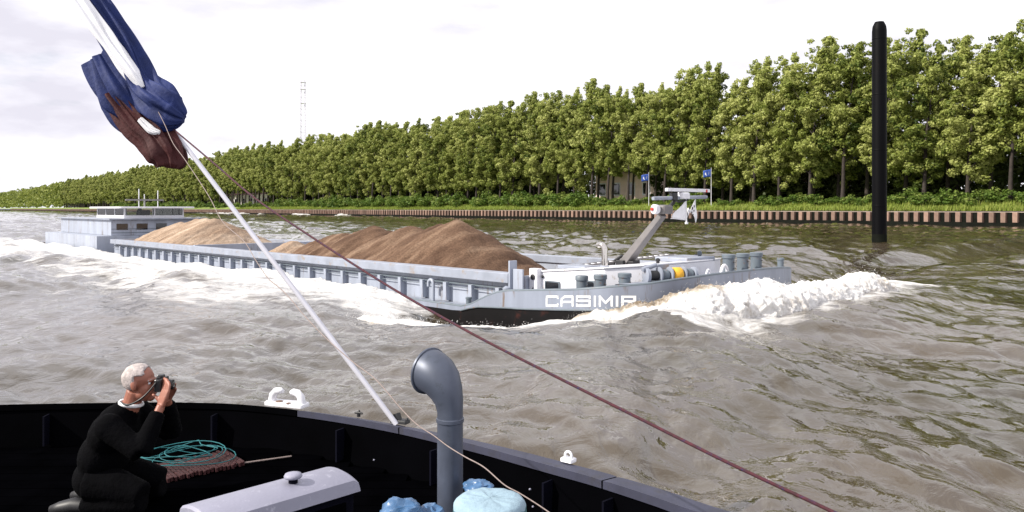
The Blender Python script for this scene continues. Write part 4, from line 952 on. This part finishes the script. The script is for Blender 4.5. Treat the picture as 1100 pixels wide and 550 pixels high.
def make_boat():
    root = empty('workboat', (0, 0, 0)); tag(root, 'dark black hulled boat in the foreground with curved bulwark', 'boat')
    gin = [(-9.1, 2.4), (-8.7, 3.7), (-7.9, 4.8), (-6.6, 5.75), (-5.3, 6.25), (-4.2, 6.46)] + [tuple(ximg(*p, ZG).xy) for p in ((150, 432), (200, 432), (250, 433.5), (300, 438), (340, 443), (385, 450), (430, 458.5), (480, 470), (520, 480), (560, 491), (600, 502), (640, 513), (700, 532), (752, 550))] + [(1.55, 3.6), (2.2, 2.7), (2.75, 1.4), (3.0, 0), (3.1, -2.5), (3.0, -5)]
    g = crom([(x, y, 0) for x, y in gin], 6); n = len(g)
    nr = []
    for i in range(n):
        t = (g[min(i+1, n-1)] - g[max(i-1, 0)]).normalized(); nr.append(Vector((-t.y, t.x, 0)))
    CWS = [float(np.interp(HX + F*p.x/max(p.y, .8), [0, 325, 420, 560, 700], [.03, .035, .065, .125, .145])) if p.y > 1 else .145 for p in g]
    m = MB(); m.grid([[g[i] + Vector((0, 0, ZD - .05)) - nr[i]*.02, g[i] + Vector((0, 0, ZG - .06)), ] for i in range(n)])
    m.grid([[g[i] + nr[i]*CWS[i]*.6 + Vector((0, 0, ZG - .05)), g[i] + nr[i]*(CWS[i]*.6 - .05) + Vector((0, 0, .7)), g[i] + nr[i]*(CWS[i]*.6 - .4) + Vector((0, 0, -.8))] for i in range(n)])
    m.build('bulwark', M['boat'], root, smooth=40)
    # cap rail, in lengths with a visible joint
    cuts = [0, int(n*.30), int(n*.505), int(n*.645), int(n*.82), n - 1]
    cuts = [0] + [min(range(n), key=lambda i: (g[i].xy - ximg(px, py, ZG).xy).length) for px, py in ((322, 440.5), (430, 458), (645, 514.5))] + [n - 1]
    for a, b in zip(cuts[:-1], cuts[1:]):
        m = MB(); rows = []
        for i in range(a, b + 1):
            e_ = 0.003 if i in (a, b) else 0
            p = g[i]; z = lambda h: Vector((0, 0, ZG + h))
            rows.append([p - nr[i]*.01 + z(-.05), p - nr[i]*.01 + z(-e_), p + nr[i]*CWS[i] + z(-.012 - e_), p + nr[i]*CWS[i] + z(-.06), p - nr[i]*.01 + z(-.05)])
        rows[-1] = [q + (rows[-2][0] - rows[-1][0]).normalized()*.012 for q in rows[-1]]
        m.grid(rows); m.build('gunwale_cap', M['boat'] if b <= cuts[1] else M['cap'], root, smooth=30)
    m = MB(); poly = [(p.x, p.y) for p in g] + [(-2, -5), (-7, -2)]
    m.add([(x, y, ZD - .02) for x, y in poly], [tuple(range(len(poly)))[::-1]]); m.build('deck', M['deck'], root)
    # deck planks in the bow
    for k in range(16):
        y = 6.3 - k*.155; x0 = -7.0 + .2*abs(k-4)/4
        m = MB(); x1 = min([p.x for p in g if p.x > -3 and p.y <= y + .1] + [9]) - .06
        # keep the plank inside the bulwark
        xs = [p.x for i, p in enumerate(g) if abs(p.y - (y + .08)) < .12]; lo, hi = (min(xs) + .3, max(xs) - .12) if len(xs) > 1 and max(xs) - min(xs) > .5 else (-6.8, min(x1, 1.2))
        if hi - lo < .4: continue
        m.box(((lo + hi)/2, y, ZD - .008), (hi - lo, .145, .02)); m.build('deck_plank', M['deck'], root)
    # frames inside the bulwark
    for px in (60, 235, 372, 470, 590, 660, 720):
        i = min(range(n), key=lambda i: abs(HX + F*g[i].x/max(g[i].y, .5) - px) if g[i].y > 2 else 9e9)
        t = (g[min(i+1, n-1)] - g[i-1]).normalized(); a = math.atan2(t.y, t.x)
        m = MB(); m.box(g[i] - nr[i]*.05 + Vector((0, 0, (ZG + ZD)/2 - .04)), (.014, .09, ZG - ZD - .09), a); m.build('bulwark_frame', M['navy'], root)
    for px, py in ((569.5, 525.5), (572.7, 544.2), (402, 494)):
        p = at(px, py, 4.6 if px > 500 else 5.6); m = MB(); m.lathe(p, [(.006, 0), (.006, .006), (.003, .009)], 8, (-.5, -1, .2)); m.build('bolt_head', M['lid'], root)
    # white horned fairlead on the gunwale
    c = ximg(306, 437, ZG) + Vector((0, .06, 0)); i = min(range(n), key=lambda i: (g[i].xy - c.xy).length); t = (g[i+1] - g[i-1]).normalized(); an = math.atan2(t.y, t.x); Mr = Matrix.Rotation(an, 4, 'Z')
    def fit(name, mb, mt, sm=50, parent=root):
        o = mb.build(name, mt, parent, smooth=sm); o.matrix_local = Matrix.Translation(c) @ Mr; return o
    m = MB(); m.rbox((0, 0, .012), (.37, .12, .03), .02); fl = fit('fairlead', m, M['white'])
    for sx in (-1, 1):
        m = MB(); m.tube([(sx*.145, 0, .02), (sx*.135, 0, .075), (sx*.105, 0, .105), (sx*.06, 0, .112), (sx*.035, 0, .104)], [.036, .032, .03, .026, .015], 10); o = m.build('horn', M['white'], fl, smooth=80)
    m = MB(); m.lathe((-.06, -.02, .026), [(.03, 0), (.03, .006), (.01, .01)], 8); m.lathe((.05, -.045, .026), [(.02, 0), (.02, .005), (.01, .008)], 8); m.build('rust_spot', M['rust'], fl)
    # lifting eye
    c = ximg(603, 500, ZG) + Vector((0.05, .08, 0)); Mr = Matrix.Rotation(R(-40), 4, 'Z')
    m = MB(); m.rbox((0, 0, .012), (.085, .065, .024), .008); ey = fit('eye_plate', m, M['white'])
    m = MB(); m.tube([(.026*math.cos(R(a)), 0, .034 + .028*math.sin(R(a))) for a in range(-40, 221, 20)], .0085, 8); m.build('eye', M['white'], ey, smooth=80)
    # small black cleats and the staff clamp
    c = ximg(385, 448, ZG) + Vector((.0, .012, 0)); Mr = Matrix.Rotation(R(-25), 4, 'Z')
    m = MB(); m.tube([(0, 0, 0), (0, 0, .03)], .014, 8); m.tube([(-.035, 0, .026), (0, 0, .032), (.035, 0, .026)], [.007, .012, .007], 8); m.tube([(.004, 0, .03), (.006, 0, .05)], .006, 6); fit('cleat', m, M['dark'])
    c = ximg(426, 456, ZG) + Vector((.02, .05, 0)); m = MB(); m.rbox((0, 0, .012), (.14, .07, .024), .01); m.tube([(-.012, 0, .0), (-.04, 0.01, .06)], .03, 10)
    for sx in (-.055, .06): m.lathe((sx, 0, .02), [(.012, 0), (.012, .016), (.006, .022)], 8)
    fit('staff_clamp', m, M['dark'])
    # locker with white cambered lid
    A, B = ximg(205, 543, 1.77), ximg(345, 505, 1.77); d = (B - A); ln = d.length + .12; d.normalize(); w = Vector((d.y, -d.x, 0)); an = math.atan2(d.y, d.x)
    o0 = A + d*(ln/2 - .0); Ml = Matrix.Translation((o0.x, o0.y, 0)) @ Matrix.Rotation(an, 4, 'Z')
    m = MB(); m.box((0, -.04, (ZD + 1.70)/2), (ln - .05, .27, 1.70 - ZD)); lk = m.build('locker', M['navy'], root, bevel=.01); lk.matrix_local = Ml
    m = MB(); rows = []
    for x, e_ in ((-ln/2, -.012), (-ln/2 + .012, 0), (ln/2 - .03, 0), (ln/2, -.02)):
        rows.append([(x, -.20, 1.675)] + [(x, -.18 + .30*t, 1.70 + e_ + .012 + .052*math.sin(math.pi*(.10 + .80*t))**.7) for t in np.linspace(0, 1, 12)] + [(x, .14, 1.675)])
    m.grid(rows); m.add([r for r in rows[0]], [tuple(range(14))]); m.add([r for r in rows[-1]], [tuple(range(14))]); m.build('lid', M['lid'], lk, smooth=35)
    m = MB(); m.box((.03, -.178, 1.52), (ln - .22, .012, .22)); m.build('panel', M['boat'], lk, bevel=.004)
    pv = Vector((.10, -.05, 1.76))
    m = MB(); m.lathe(pv, [(.024, 0), (.024, .03), (.02, .035)], 14); mv = m.build('mushroom_vent', M['navy'], lk, smooth=50)
    m = MB(); m.lathe(pv + Vector((0, 0, .03)), [(.02, -.004), (.044, .0), (.048, .008), (.042, .02), (.02, .026), (.002, .027)], 20); m.build('cap', M['lid'], mv, smooth=60)
    # cowl ventilator
    cx, cy = at(483.5, 500, 3.5).x, 3.5
    m = MB(); m.tube([(cx, cy, ZD - .02), (cx, cy, 2.0), (cx, cy, 2.30), (cx - .004, cy + .002, 2.345), (cx - .016, cy + .008, 2.385), (cx - .036, cy + .020, 2.425), (cx - .062, cy + .04, 2.452), (cx - .086, cy + .062, 2.464), (cx - .104, cy + .080, 2.468), (cx - .108, cy + .084, 2.468), (cx - .09, cy + .066, 2.464), (cx - .05, cy + .035, 2.44)],
                     [.058, .057, .057, .063, .074, .087, .096, .099, .100, .095, .085, .05], 28); cw = m.build('cowl_vent', M['cowl'], root, smooth=60)
    m = MB(); m.lathe((cx - .096, cy + .072, 2.466), [(.098, 0), (.106, .003), (.107, .011), (.101, .014)], 28, (-.75, .65, .12)); m.build('rim', M['cowl'], cw, smooth=50)
    m = MB(); m.lathe((cx, cy, 2.255), [(.0575, 0), (.0615, .003), (.0615, .018), (.0575, .021)], 28); m.build('collar', M['cowl'], cw, smooth=50)
    m = MB(); m.tube([(cx - .075, cy + .02, ZD), (cx - .075, cy + .02, 1.78)], .012, 8); m.tube([(cx - .075, cy + .02, 1.78), (cx - .06, cy, 1.80)], .009, 8); m.build('stay', M['navy'], root)
    # glint on the deck beam edge, put in as a thin pale tube
    a, b = ximg(246, 499.5, ZD + .02), ximg(313, 490, ZD + .02); m = MB(); m.tube([a, b], .006, 6); m.build('deck_glint', M['cord'], root)
    m = MB(); p = ximg(150, 517, ZD); d = b - a; an = math.atan2(d.y, d.x)
    # red slats of the bow grating
    A, B, C = ximg(150, 522, ZD + .02), ximg(264, 498, ZD + .02), ximg(243, 485, ZD + .02); sl = C - B; k = 26; an = math.atan2(sl.y, sl.x); proto = None
    for i in range(k):
        p = A.lerp(B, (i + .5)/k) + sl*.5
        if proto is None: proto = o = MB().rbox((0, 0, 0), (sl.length, (B - A).length/k*.72, .03), .006).build('slat', M['slat'], root)
        else: o = proto.copy(); col.objects.link(o)
        o.location = p + Vector((0, 0, random.uniform(-.004, .004))) + sl*random.uniform(-.03, .03); o.rotation_euler = (0, random.uniform(-.01, .01), an + random.uniform(-.02, .02))
    return root
make_boat()

def px_path(pts, y0, y1, k=6):
    """a line through photo points, its depth running from y0 to y1 (even in 1/depth)"""
    n = len(pts); d = [0]
    for a, b in zip(pts[:-1], pts[1:]): d.append(d[-1] + math.hypot(b[0]-a[0], b[1]-a[1]))
    return crom([at(p[0], p[1], 1/((1/y0)*(1 - t/d[-1]) + (1/y1)*t/d[-1])) for p, t in zip(pts, d)], k)

# flagstaff, ensign and lines
p0, p1 = at(426, 456, 5.88), at(186.5, 140, 6.3); dr = (p1 - p0).normalized()
r = empty('flagstaff', p0); tag(r, 'slanting silver flagstaff clamped to the gunwale of the dark boat', 'flagstaff')
MB().tube([dr*t for t in (0, 1.2, 2.4, 3.6, 4.6)], [.020, .0195, .0185, .017, .015], 14).build('pole', M['chrome' if False else 'polepaint'] if 'polepaint' in M else mat('pole_silver', (.56, .56, .62), .3, var=.06, vscale=6), r, smooth=60)
MB().lathe(dr*4.6, [(.015, 0), (.03, .02), (.035, .045), (.02, .07), (.002, .075)], 12, dr).build('truck', M['white'], r, smooth=60)

def cloth(name, pts, radii, pleats, mt, parent, Y, amp=.20, seed=0):
    path = crom([at(x, y, Y + dy) for x, y, dy in pts], 7); n = len(path); k = 96
    rr = np.interp(np.linspace(0, 1, n), np.linspace(0, 1, len(radii)), radii)*Y/F; rows = []; t0 = Vector((0, 1, 0))
    for i, p in enumerate(path):
        t = (path[min(i+1, n-1)] - path[max(i-1, 0)]).normalized(); s_ = t.cross(t0).normalized(); f = s_.cross(t); row = []
        for j in range(k):
            a = 2*math.pi*j/k; q = 1 + amp*math.sin(pleats*a + seed + 1.6*math.sin(i*.16 + seed)) + .12*math.sin((pleats*2+1)*a + i*.22 + seed) + .05*math.sin(15*a + i*.35 + seed) + .26*float(vnoise(math.cos(a)*1.2 + seed, math.sin(a)*1.2, i*.16))
            row.append(p + (s_*math.cos(a) + f*math.sin(a)*.62)*rr[i]*q)
        row.append(row[0]); rows.append(row)
    m = MB(); m.grid(rows); m.add(rows[0][:-1], [tuple(range(k))]); m.add(rows[-1][:-1], [tuple(range(k))]); return m.build(name, mt, parent, smooth=180)
fl = empty('ensign', at(172, 120, 6.25)); fl_inv = Matrix.Translation(-fl.location)
tag(fl, 'furled blue white and red ensign bunched round the top of the flagstaff', 'flag')
M['cblue'] = mat('ensign_blue', (.003, .015, .10), .75, var=.2, vscale=9, bump=.25, bscale=30)
M['cred'] = mat('ensign_red', (.05, .005, .005), .75, var=.25, vscale=9, bump=.25, bscale=30)
for nm, pts, rad, pl, mt, dy, sd in (('blue_stripe', [(95, 0, .1), (128, 50, .08), (150, 92, .05), (168, 110, .0), (184, 121, .0), (198, 127, .0)], [13, 15, 17, 19, 17, 6], 7, 'cblue', 6.22, 0),
                                     ('blue_fold', [(110, 60, .0), (135, 100, .0), (155, 125, .0), (172, 137, .0)], [18, 23, 21, 8], 8, 'cblue', 6.30, 2),
                                     ('white_stripe', [(66, -25, 0), (98, 20, 0), (124, 56, 0), (143, 80, 0), (154, 94, 0)], [8, 8, 8, 7, 3], 3, 'whitecloth', 6.20, 1),
                                     ('white_fold', [(150, 128, 0), (162, 139, 0), (172, 142, 0)], [3, 4, 1.5], 5, 'whitecloth', 6.19, 5),
                                     ('red_stripe', [(120, 100, 0), (148, 132, 0), (166, 148, 0), (179, 164, 0), (184, 176, 0), (184, 181, 0)], [12, 15, 17, 17, 14, 4], 7, 'cred', 6.26, 3)):
    o = cloth(nm, pts, rad, pl, M[mt], fl, dy, seed=sd); o.matrix_parent_inverse = fl_inv

rope = px_path([(183, 136), (227, 173), (274, 213), (340, 258), (420, 309), (510, 360), (600, 406), (680, 446), (780, 496), (895, 550), (1010, 606), (1160, 690)], 6.28, 2.0)
tag(MB().tube(rope, .0062, 8).build('mooring_rope', M['darkred'], smooth=80), 'dark red rope running from the flagstaff down to the lower right', 'rope')
cord = px_path([(168, 116), (177, 134), (186, 154), (199, 172), (224, 210), (239, 238), (262, 259), (275, 280), (288, 299), (300, 309), (312, 321), (326, 338), (350, 363), (378, 388), (404, 408), (430, 438), (448, 456), (466, 468), (482, 480), (500, 491), (520, 502), (542, 521), (560, 531), (592, 552), (640, 590)], 6.2, 2.9)
tag(MB().tube(cord, .0026, 6).build('flag_line', M['cord'], smooth=80), 'thin pale wavy cord hanging from the ensign across the dark boat', 'cord')

def make_coil():
    c = ximg(198, 493, ZD + .05); pts = []; rs = np.random.RandomState(6); turns = 6; n = turns*26
    for i in range(n):
        t = i/26; a = 2*math.pi*t; k = .175 + .07*math.sin(t*2.1) + .025*math.sin(a*2 + t); off = Vector((.05*math.sin(t*1.3), .03*math.cos(t*1.9), 0))
        pts.append(c + off + Vector((k*1.28*math.cos(a + .3*t), k*1.12*math.sin(a + .3*t), .01 + .010*t + .018*math.sin(a*1.5 + t*2))))
    pts += [pts[-1] + Vector((-.05, .08, .01)), pts[-1] + Vector((-.14, .10, -.02)), pts[-1] + Vector((-.26, .06, -.06))]
    tag(MB().tube(pts, .0038, 6).build('rope_coil', M['teal'], smooth=80), 'coil of teal rope lying on red slats in the dark boat', 'rope')
make_coil()

# canvas covered drum
bx = at(526, 535, 3.0).x; zt = CAMZ - 311/F*3.0
r = empty('drum', (bx, 3.0, ZD)); tag(r, 'round drum under a pale teal canvas cover beside the cowl vent', 'drum')
h = zt - ZD
MB().lathe((0, 0, 0), [(.12, 0), (.13, .02), (.13, h - .05), (.12, h - .03)], 28).build('barrel', M['navy'], r, smooth=50)
rows = []; k = 72
for q, (rr_, zz) in enumerate([(.0005, 0), (.06, .002), (.10, .001), (.122, -.004), (.133, -.014), (.138, -.03), (.14, -.06), (.143, -.10), (.15, -.16), (.158, -.21)]):
    row = []
    for j in range(k):
        a = 2*math.pi*j/k; wv = max(0, (q - 4)/5); e_ = rr_*(1 + wv*(.05*math.sin(11*a + 1.5*math.sin(3*a)) + .07*float(vnoise(math.cos(a)*3, math.sin(a)*3, q*.4)))) + (.0 if q > 3 else .004*float(vnoise(3*math.cos(a), 3*math.sin(a), q)))
        row.append((e_*math.cos(a), e_*math.sin(a), h + zz + .004*float(vnoise(4*math.cos(a), 4*math.sin(a), q*.5)) + wv*.015*math.sin(7*a)))
    row.append(row[0]); rows.append(row)
cv = MB().grid(rows[:6]).build('canvas_top', M['canvas'], r, smooth=180)
MB().grid(rows[5:]).build('canvas_skirt', M['canvas_side'], cv, smooth=180)
MB().tube([(.1405*math.cos(R(a)), .1405*math.sin(R(a)), h - .072) for a in range(0, 361, 10)], .004, 6).build('tie_line', M['cord'], cv, smooth=80)

def bag(label, px, py, Y, rx, ry, rz, seed):
    c = at(px, py, Y); nu, nv = 44, 26; rows = []
    for i in range(nv + 1):
        ph = math.pi*i/nv; row = []
        for j in range(nu):
            a = 2*math.pi*j/nu; d = Vector((math.sin(ph)*math.cos(a), math.sin(ph)*math.sin(a), math.cos(ph)))
            q = 1 + .22*float(vnoise(d.x*1.8 + seed, d.y*1.8, d.z*1.8)) + .22*(1 - 2*abs(float(vnoise(d.x*2.2 + seed, d.y*2.2, d.z*2.2)))) + .05*(1 - 2*abs(float(vnoise(d.x*5, d.y*5 + seed, d.z*5)))) + .012*float(vnoise(d.x*9, d.y*9 + seed, d.z*9))
            row.append((d.x*rx*q, d.y*ry*q, max(d.z*rz*q, -rz*.8)))
        row.append(row[0]); rows.append(row)
    o = MB().grid(rows).build('plastic_bag', M['bag'], smooth=50, loc=c); tag(o, label, 'bag', 'blue plastic bags in the dark boat')
bag('crumpled blue plastic bag left of the cowl vent, the larger of the two there', 431, 556, 3.3, .085, .08, .07, 1)
bag('small blue plastic bag squeezed between the larger bag and the cowl vent', 463, 556, 3.35, .05, .06, .045, 7)
bag('blue plastic bag behind the drum, right of the cowl vent', 514, 524, 3.4, .06, .05, .028, 4)

# ------------------------------------------------------------------ the man with the camera
def person():
    root = empty('person', (-2.5, 5.1, ZD)); tag(root, 'white haired person in a black jacket raising a camera at the left edge', 'person')
    inv = Matrix.Translation((2.5, -5.1, -ZD))
    def par(o, p=root): o.parent = p; o.matrix_parent_inverse = inv; return o
    def ell(mb, c, rad, rot=None, nu=20, nv=12):
        rows = []
        for i in range(nv + 1):
            ph = math.pi*i/nv; ph = min(max(ph, .02), math.pi - .02)
            row = []
            for j in range(nu):
                a = 2*math.pi*j/nu; p = Vector((math.sin(ph)*math.cos(a)*rad[0], math.sin(ph)*math.sin(a)*rad[1], math.cos(ph)*rad[2]))
                if rot: p = rot @ p
                row.append(p + Vector(c))
            rows.append(row)
        b = []; 
        for r_ in rows: b += r_
        fs = [(i*nu + j, i*nu + (j+1) % nu, (i+1)*nu + (j+1) % nu, (i+1)*nu + j) for i in range(nv) for j in range(nu)] + [tuple(range(nu))[::-1], tuple(range(nv*nu, (nv+1)*nu))]
        mb.add(b, fs)
    H = Vector((-2.395, 5.1, 2.075))                        # head centre, facing +x
    T = lambda x, y, z: H + Vector((x, y, z))
    m = MB()
    ell(m, T(-.012, 0, .032), (.098, .077, .088)); ell(m, T(.035, 0, -.035), (.060, .058, .082)); ell(m, T(.066, 0, -.092), (.026, .028, .024)); ell(m, T(.02, 0, -.07), (.065, .055, .04))
    ell(m, T(.078, 0, .022), (.018, .05, .014)); m.tube([T(.086, 0, .018), T(.104, 0, -.012), T(.112, 0, -.028), T(.095, 0, -.036)], [.009, .012, .014, .008], 8)
    ell(m, T(.098, .012, -.03), (.009, .007, .007)); ell(m, T(.098, -.012, -.03), (.009, .007, .007)); ell(m, T(.09, 0, -.06), (.012, .022, .006)); ell(m, T(.089, 0, -.07), (.012, .02, .006))
    for sy in (-1, 1):
        ell(m, T(-.008, sy*.079, -.004), (.02, .009, .033), Matrix.Rotation(R(-12), 3, 'Y')); ell(m, T(.058, sy*.034, -.028), (.022, .02, .022))
    m.tube([T(-.03, 0, -.05), T(-.055, 0, -.13), T(-.09, 0, -.20)], [.056, .056, .07], 14)
    # torso core, arms inside the sleeves, wrists
    m.tube([(-2.66, 5.1, 1.45), (-2.60, 5.1, 1.66), (-2.53, 5.1, 1.80)], [.10, .10, .09], 14)
    W = {-1: [(-2.50, 4.91, 1.84), (-2.28, 4.86, 1.70), (-2.215, 4.995, 1.955)], 1: [(-2.50, 5.29, 1.84), (-2.30, 5.36, 1.68), (-2.262, 5.19, 1.955)]}
    for s_, w in W.items(): m.tube(w[:2], [.04, .034], 10); m.tube(w[1:], [.034, .027], 10); m.tube([(-2.53, 5.1, 1.79), w[0]], [.06, .04], 10)
    # hands: palm, four fingers of unequal length curled over the camera, thumb from the side of the palm
    def hand(wr, kn, up, lat, nrm, fing, thumb):
        wr, kn, lat, nrm = Vector(wr), Vector(kn), Vector(lat).normalized(), Vector(nrm).normalized()
        for i in range(4): m.tube([wr + lat*(.011*(i - 1.5)), wr.lerp(kn, .55) + lat*(.017*(i - 1.5)), kn + lat*(.019*(i - 1.5))], [.016, .0155, .011], 8)
        for i, (l1, l2, l3) in enumerate(fing):
            b = kn + lat*(.019*(i - 1.5)); d = (kn - wr).normalized()
            p1 = b + (d*.9 + nrm*.25).normalized()*l1; p2 = p1 + (d*.35 + nrm*.9).normalized()*l2; p3 = p2 + (d*-.15 + nrm*.95).normalized()*l3
            m.tube([b, p1, p2, p3], [.0105, .0095, .0085, .007], 8)
        b = wr.lerp(kn, .3) + lat*(-.024); q = [b] + [b + Vector(t) for t in thumb]; m.tube(q, [.015, .012, .0095, .0075], 8)
    hand(W[-1][2], (-2.195, 5.015, 2.045), 1, (.85, -.5, .1), (-.55, .62, .45), ((.042, .026, .020), (.047, .03, .022), (.044, .028, .02), (.034, .022, .017)), ((-.022, .004, .02), (-.043, .012, .034), (-.058, .018, .040)))
    hand(W[1][2], (-2.235, 5.155, 2.02), 1, (-.9, -.3, .0), (.45, -.75, .35), ((.040, .025, .02), (.045, .028, .021), (.042, .027, .02), (.033, .021, .016)), ((.02, -.014, .024), (.036, -.026, .042), (.044, -.036, .054)))
    # legs core
    for s_ in (-1, 1): m.tube([(-2.66, 5.1 + s_*.09, 1.45), (-2.33, 5.1 + s_*.14, 1.40)], [.09, .065], 10); m.tube([(-2.33, 5.1 + s_*.14, 1.37), (-2.72, 5.1 + s_*.12, 1.33)], [.055, .04], 10)
    body = par(remesh(m, 'body', M['skin'], None, .0052, 3))
    # hair: a short shell round the back, sides and thin over the top
    nu, nv = 46, 30; V_ = []; Fc = []; idx = {}
    for i in range(nv + 1):
        for j in range(nu):
            ph = math.pi*(.02 + .72*i/nv); a = 2*math.pi*j/nu; d = Vector((math.sin(ph)*math.cos(a), math.sin(ph)*math.sin(a), math.cos(ph)))
            x, y, z = d.x*.1035, d.y*.083, d.z*.0945; keep = (x < .066 - .5*max(0, -z + .03)) and z > -.075 and not (x > .01 and z < .022 and abs(y) > .04)
            k_ = 1 + .02*float(vnoise(d.x*7, d.y*7, d.z*7)) + .02*float(vnoise(d.x*20, d.y*20, d.z*9)); idx[i, j] = len(V_); V_.append((T(-.013, 0, .032) + Vector((x, y, z))*k_, keep))
    for i in range(nv):
        for j in range(nu):
            q = (idx[i, j], idx[i, (j+1) % nu], idx[i+1, (j+1) % nu], idx[i+1, j])
            if all(V_[k_][1] for k_ in q): Fc.append(q)
    o = par(MB().add([v for v, k_ in V_], Fc).build('hair', M['hair'], None, smooth=180)); o.modifiers.new('thick', 'SOLIDIFY').thickness = .012
    for sy in (-1, 1):
        m = MB(); ell(m, T(.074, sy*.031, .006), (.010, .012, .009)); par(m.build('eye', M['white'], None, smooth=180)); m = MB(); ell(m, T(.082, sy*.031, .006), (.004, .006, .006)); par(m.build('pupil', M['dark'], None, smooth=180))
        m = MB(); m.tube([T(.086, sy*.012, .024), T(.084, sy*.032, .028), T(.07, sy*.05, .022)], [.004, .005, .003], 6); par(m.build('eyebrow', M['hair'], None, smooth=180))
    m = MB(); ell(m, T(.1, 0, -.064), (.004, .018, .005)); par(m.build('lips', M['red'] if False else mat('lips', (.28, .09, .07), .5), None, smooth=180))
    # jacket
    m = MB(); rot = Matrix.Rotation(R(22), 3, 'Y')
    for (c, rad) in (((-2.655, 5.1, 1.47), (.155, .19, .14)), ((-2.62, 5.1, 1.62), (.15, .20, .17)), ((-2.56, 5.1, 1.76), (.14, .215, .15)), ((-2.53, 5.1, 1.85), (.105, .20, .085))): ell(m, c, rad, rot)
    m.tube([(-2.52, 5.1, 1.84), (-2.47, 5.1, 1.935)], [.105, .072], 16)
    for w in W.values(): ell(m, w[0], (.088, .088, .088))
    for s_, w in W.items():
        e_ = Vector(w[1]).lerp(Vector(w[2]), .86); m.tube([w[0], Vector(w[0]).lerp(Vector(w[1]), .5), w[1]], [.085, .072, .066], 12); m.tube([w[1], Vector(w[1]).lerp(e_, .6), e_], [.066, .058, .046], 12)
    par(remesh(m, 'jacket', M['jacket'], None, .012, 3))
    m = MB(); m.tube([(-2.455 + .066*math.cos(R(a)), 5.1 + .066*math.sin(R(a)), 1.945 - .012*math.cos(R(a))) for a in range(0, 361, 20)], [.012]*19, 8); par(m.build('collar', M['whitecloth'], None, smooth=180))
    m = MB()
    for s_ in (-1, 1):
        m.tube([(-2.66, 5.1 + s_*.09, 1.47), (-2.48, 5.1 + s_*.12, 1.45), (-2.31, 5.1 + s_*.14, 1.40)], [.125, .105, .082], 14); m.tube([(-2.31, 5.1 + s_*.14, 1.365), (-2.50, 5.1 + s_*.13, 1.345), (-2.70, 5.1 + s_*.12, 1.33)], [.078, .072, .056], 12)
    par(remesh(m, 'trousers', M['jacket'], None, .014, 3))
    for s_ in (-1, 1):
        m = MB(); m.tube([(-2.68, 5.1 + s_*.12, 1.325), (-2.76, 5.1 + s_*.12, 1.33), (-2.84, 5.1 + s_*.12, 1.315), (-2.90, 5.1 + s_*.12, 1.30)], [.045, .05, .042, .03], 12); par(m.build('shoe', M['dark'], None, smooth=80))
    # the camera he holds, and its strap
    c = Vector((-2.252, 5.085, 2.075)); r = empty('camera', c); tag(r, 'black photo camera held up to the face at the left edge', 'camera')
    MB().rbox((0, 0, 0), (.046, .135, .080), .014).build('camera_body', M['camblack'], r, bevel=.004)
    MB().rbox((-.004, 0, .046), (.04, .05, .026), .010).build('viewfinder_hump', M['camblack'], r, bevel=.004)
    MB().lathe((.02, -.004, -.004), [(.034, 0), (.034, .03), (.031, .034), (.031, .055), (.026, .058)], 20, (1, 0, 0)).build('lens', M['camblack'], r, smooth=50)
    MB().lathe((.0775, -.004, -.004), [(.024, 0), (.018, .002), (.004, .003)], 20, (1, 0, 0)).build('lens_glass', M['glass'], r, smooth=60)
    MB().lathe((0, -.048, .038), [(.011, 0), (.011, .012), (.008, .014)], 12).build('dial', M['dark'], r, smooth=50)
    MB().tube(crom([(-.005, -.068, .02), (-.06, -.085, -.05), (-.12, -.09, -.095), (-.19, -.07, -.12), (-.25, -.03, -.11)], 5), .006, 6).build('strap', M['camblack'], r, smooth=80)
person()
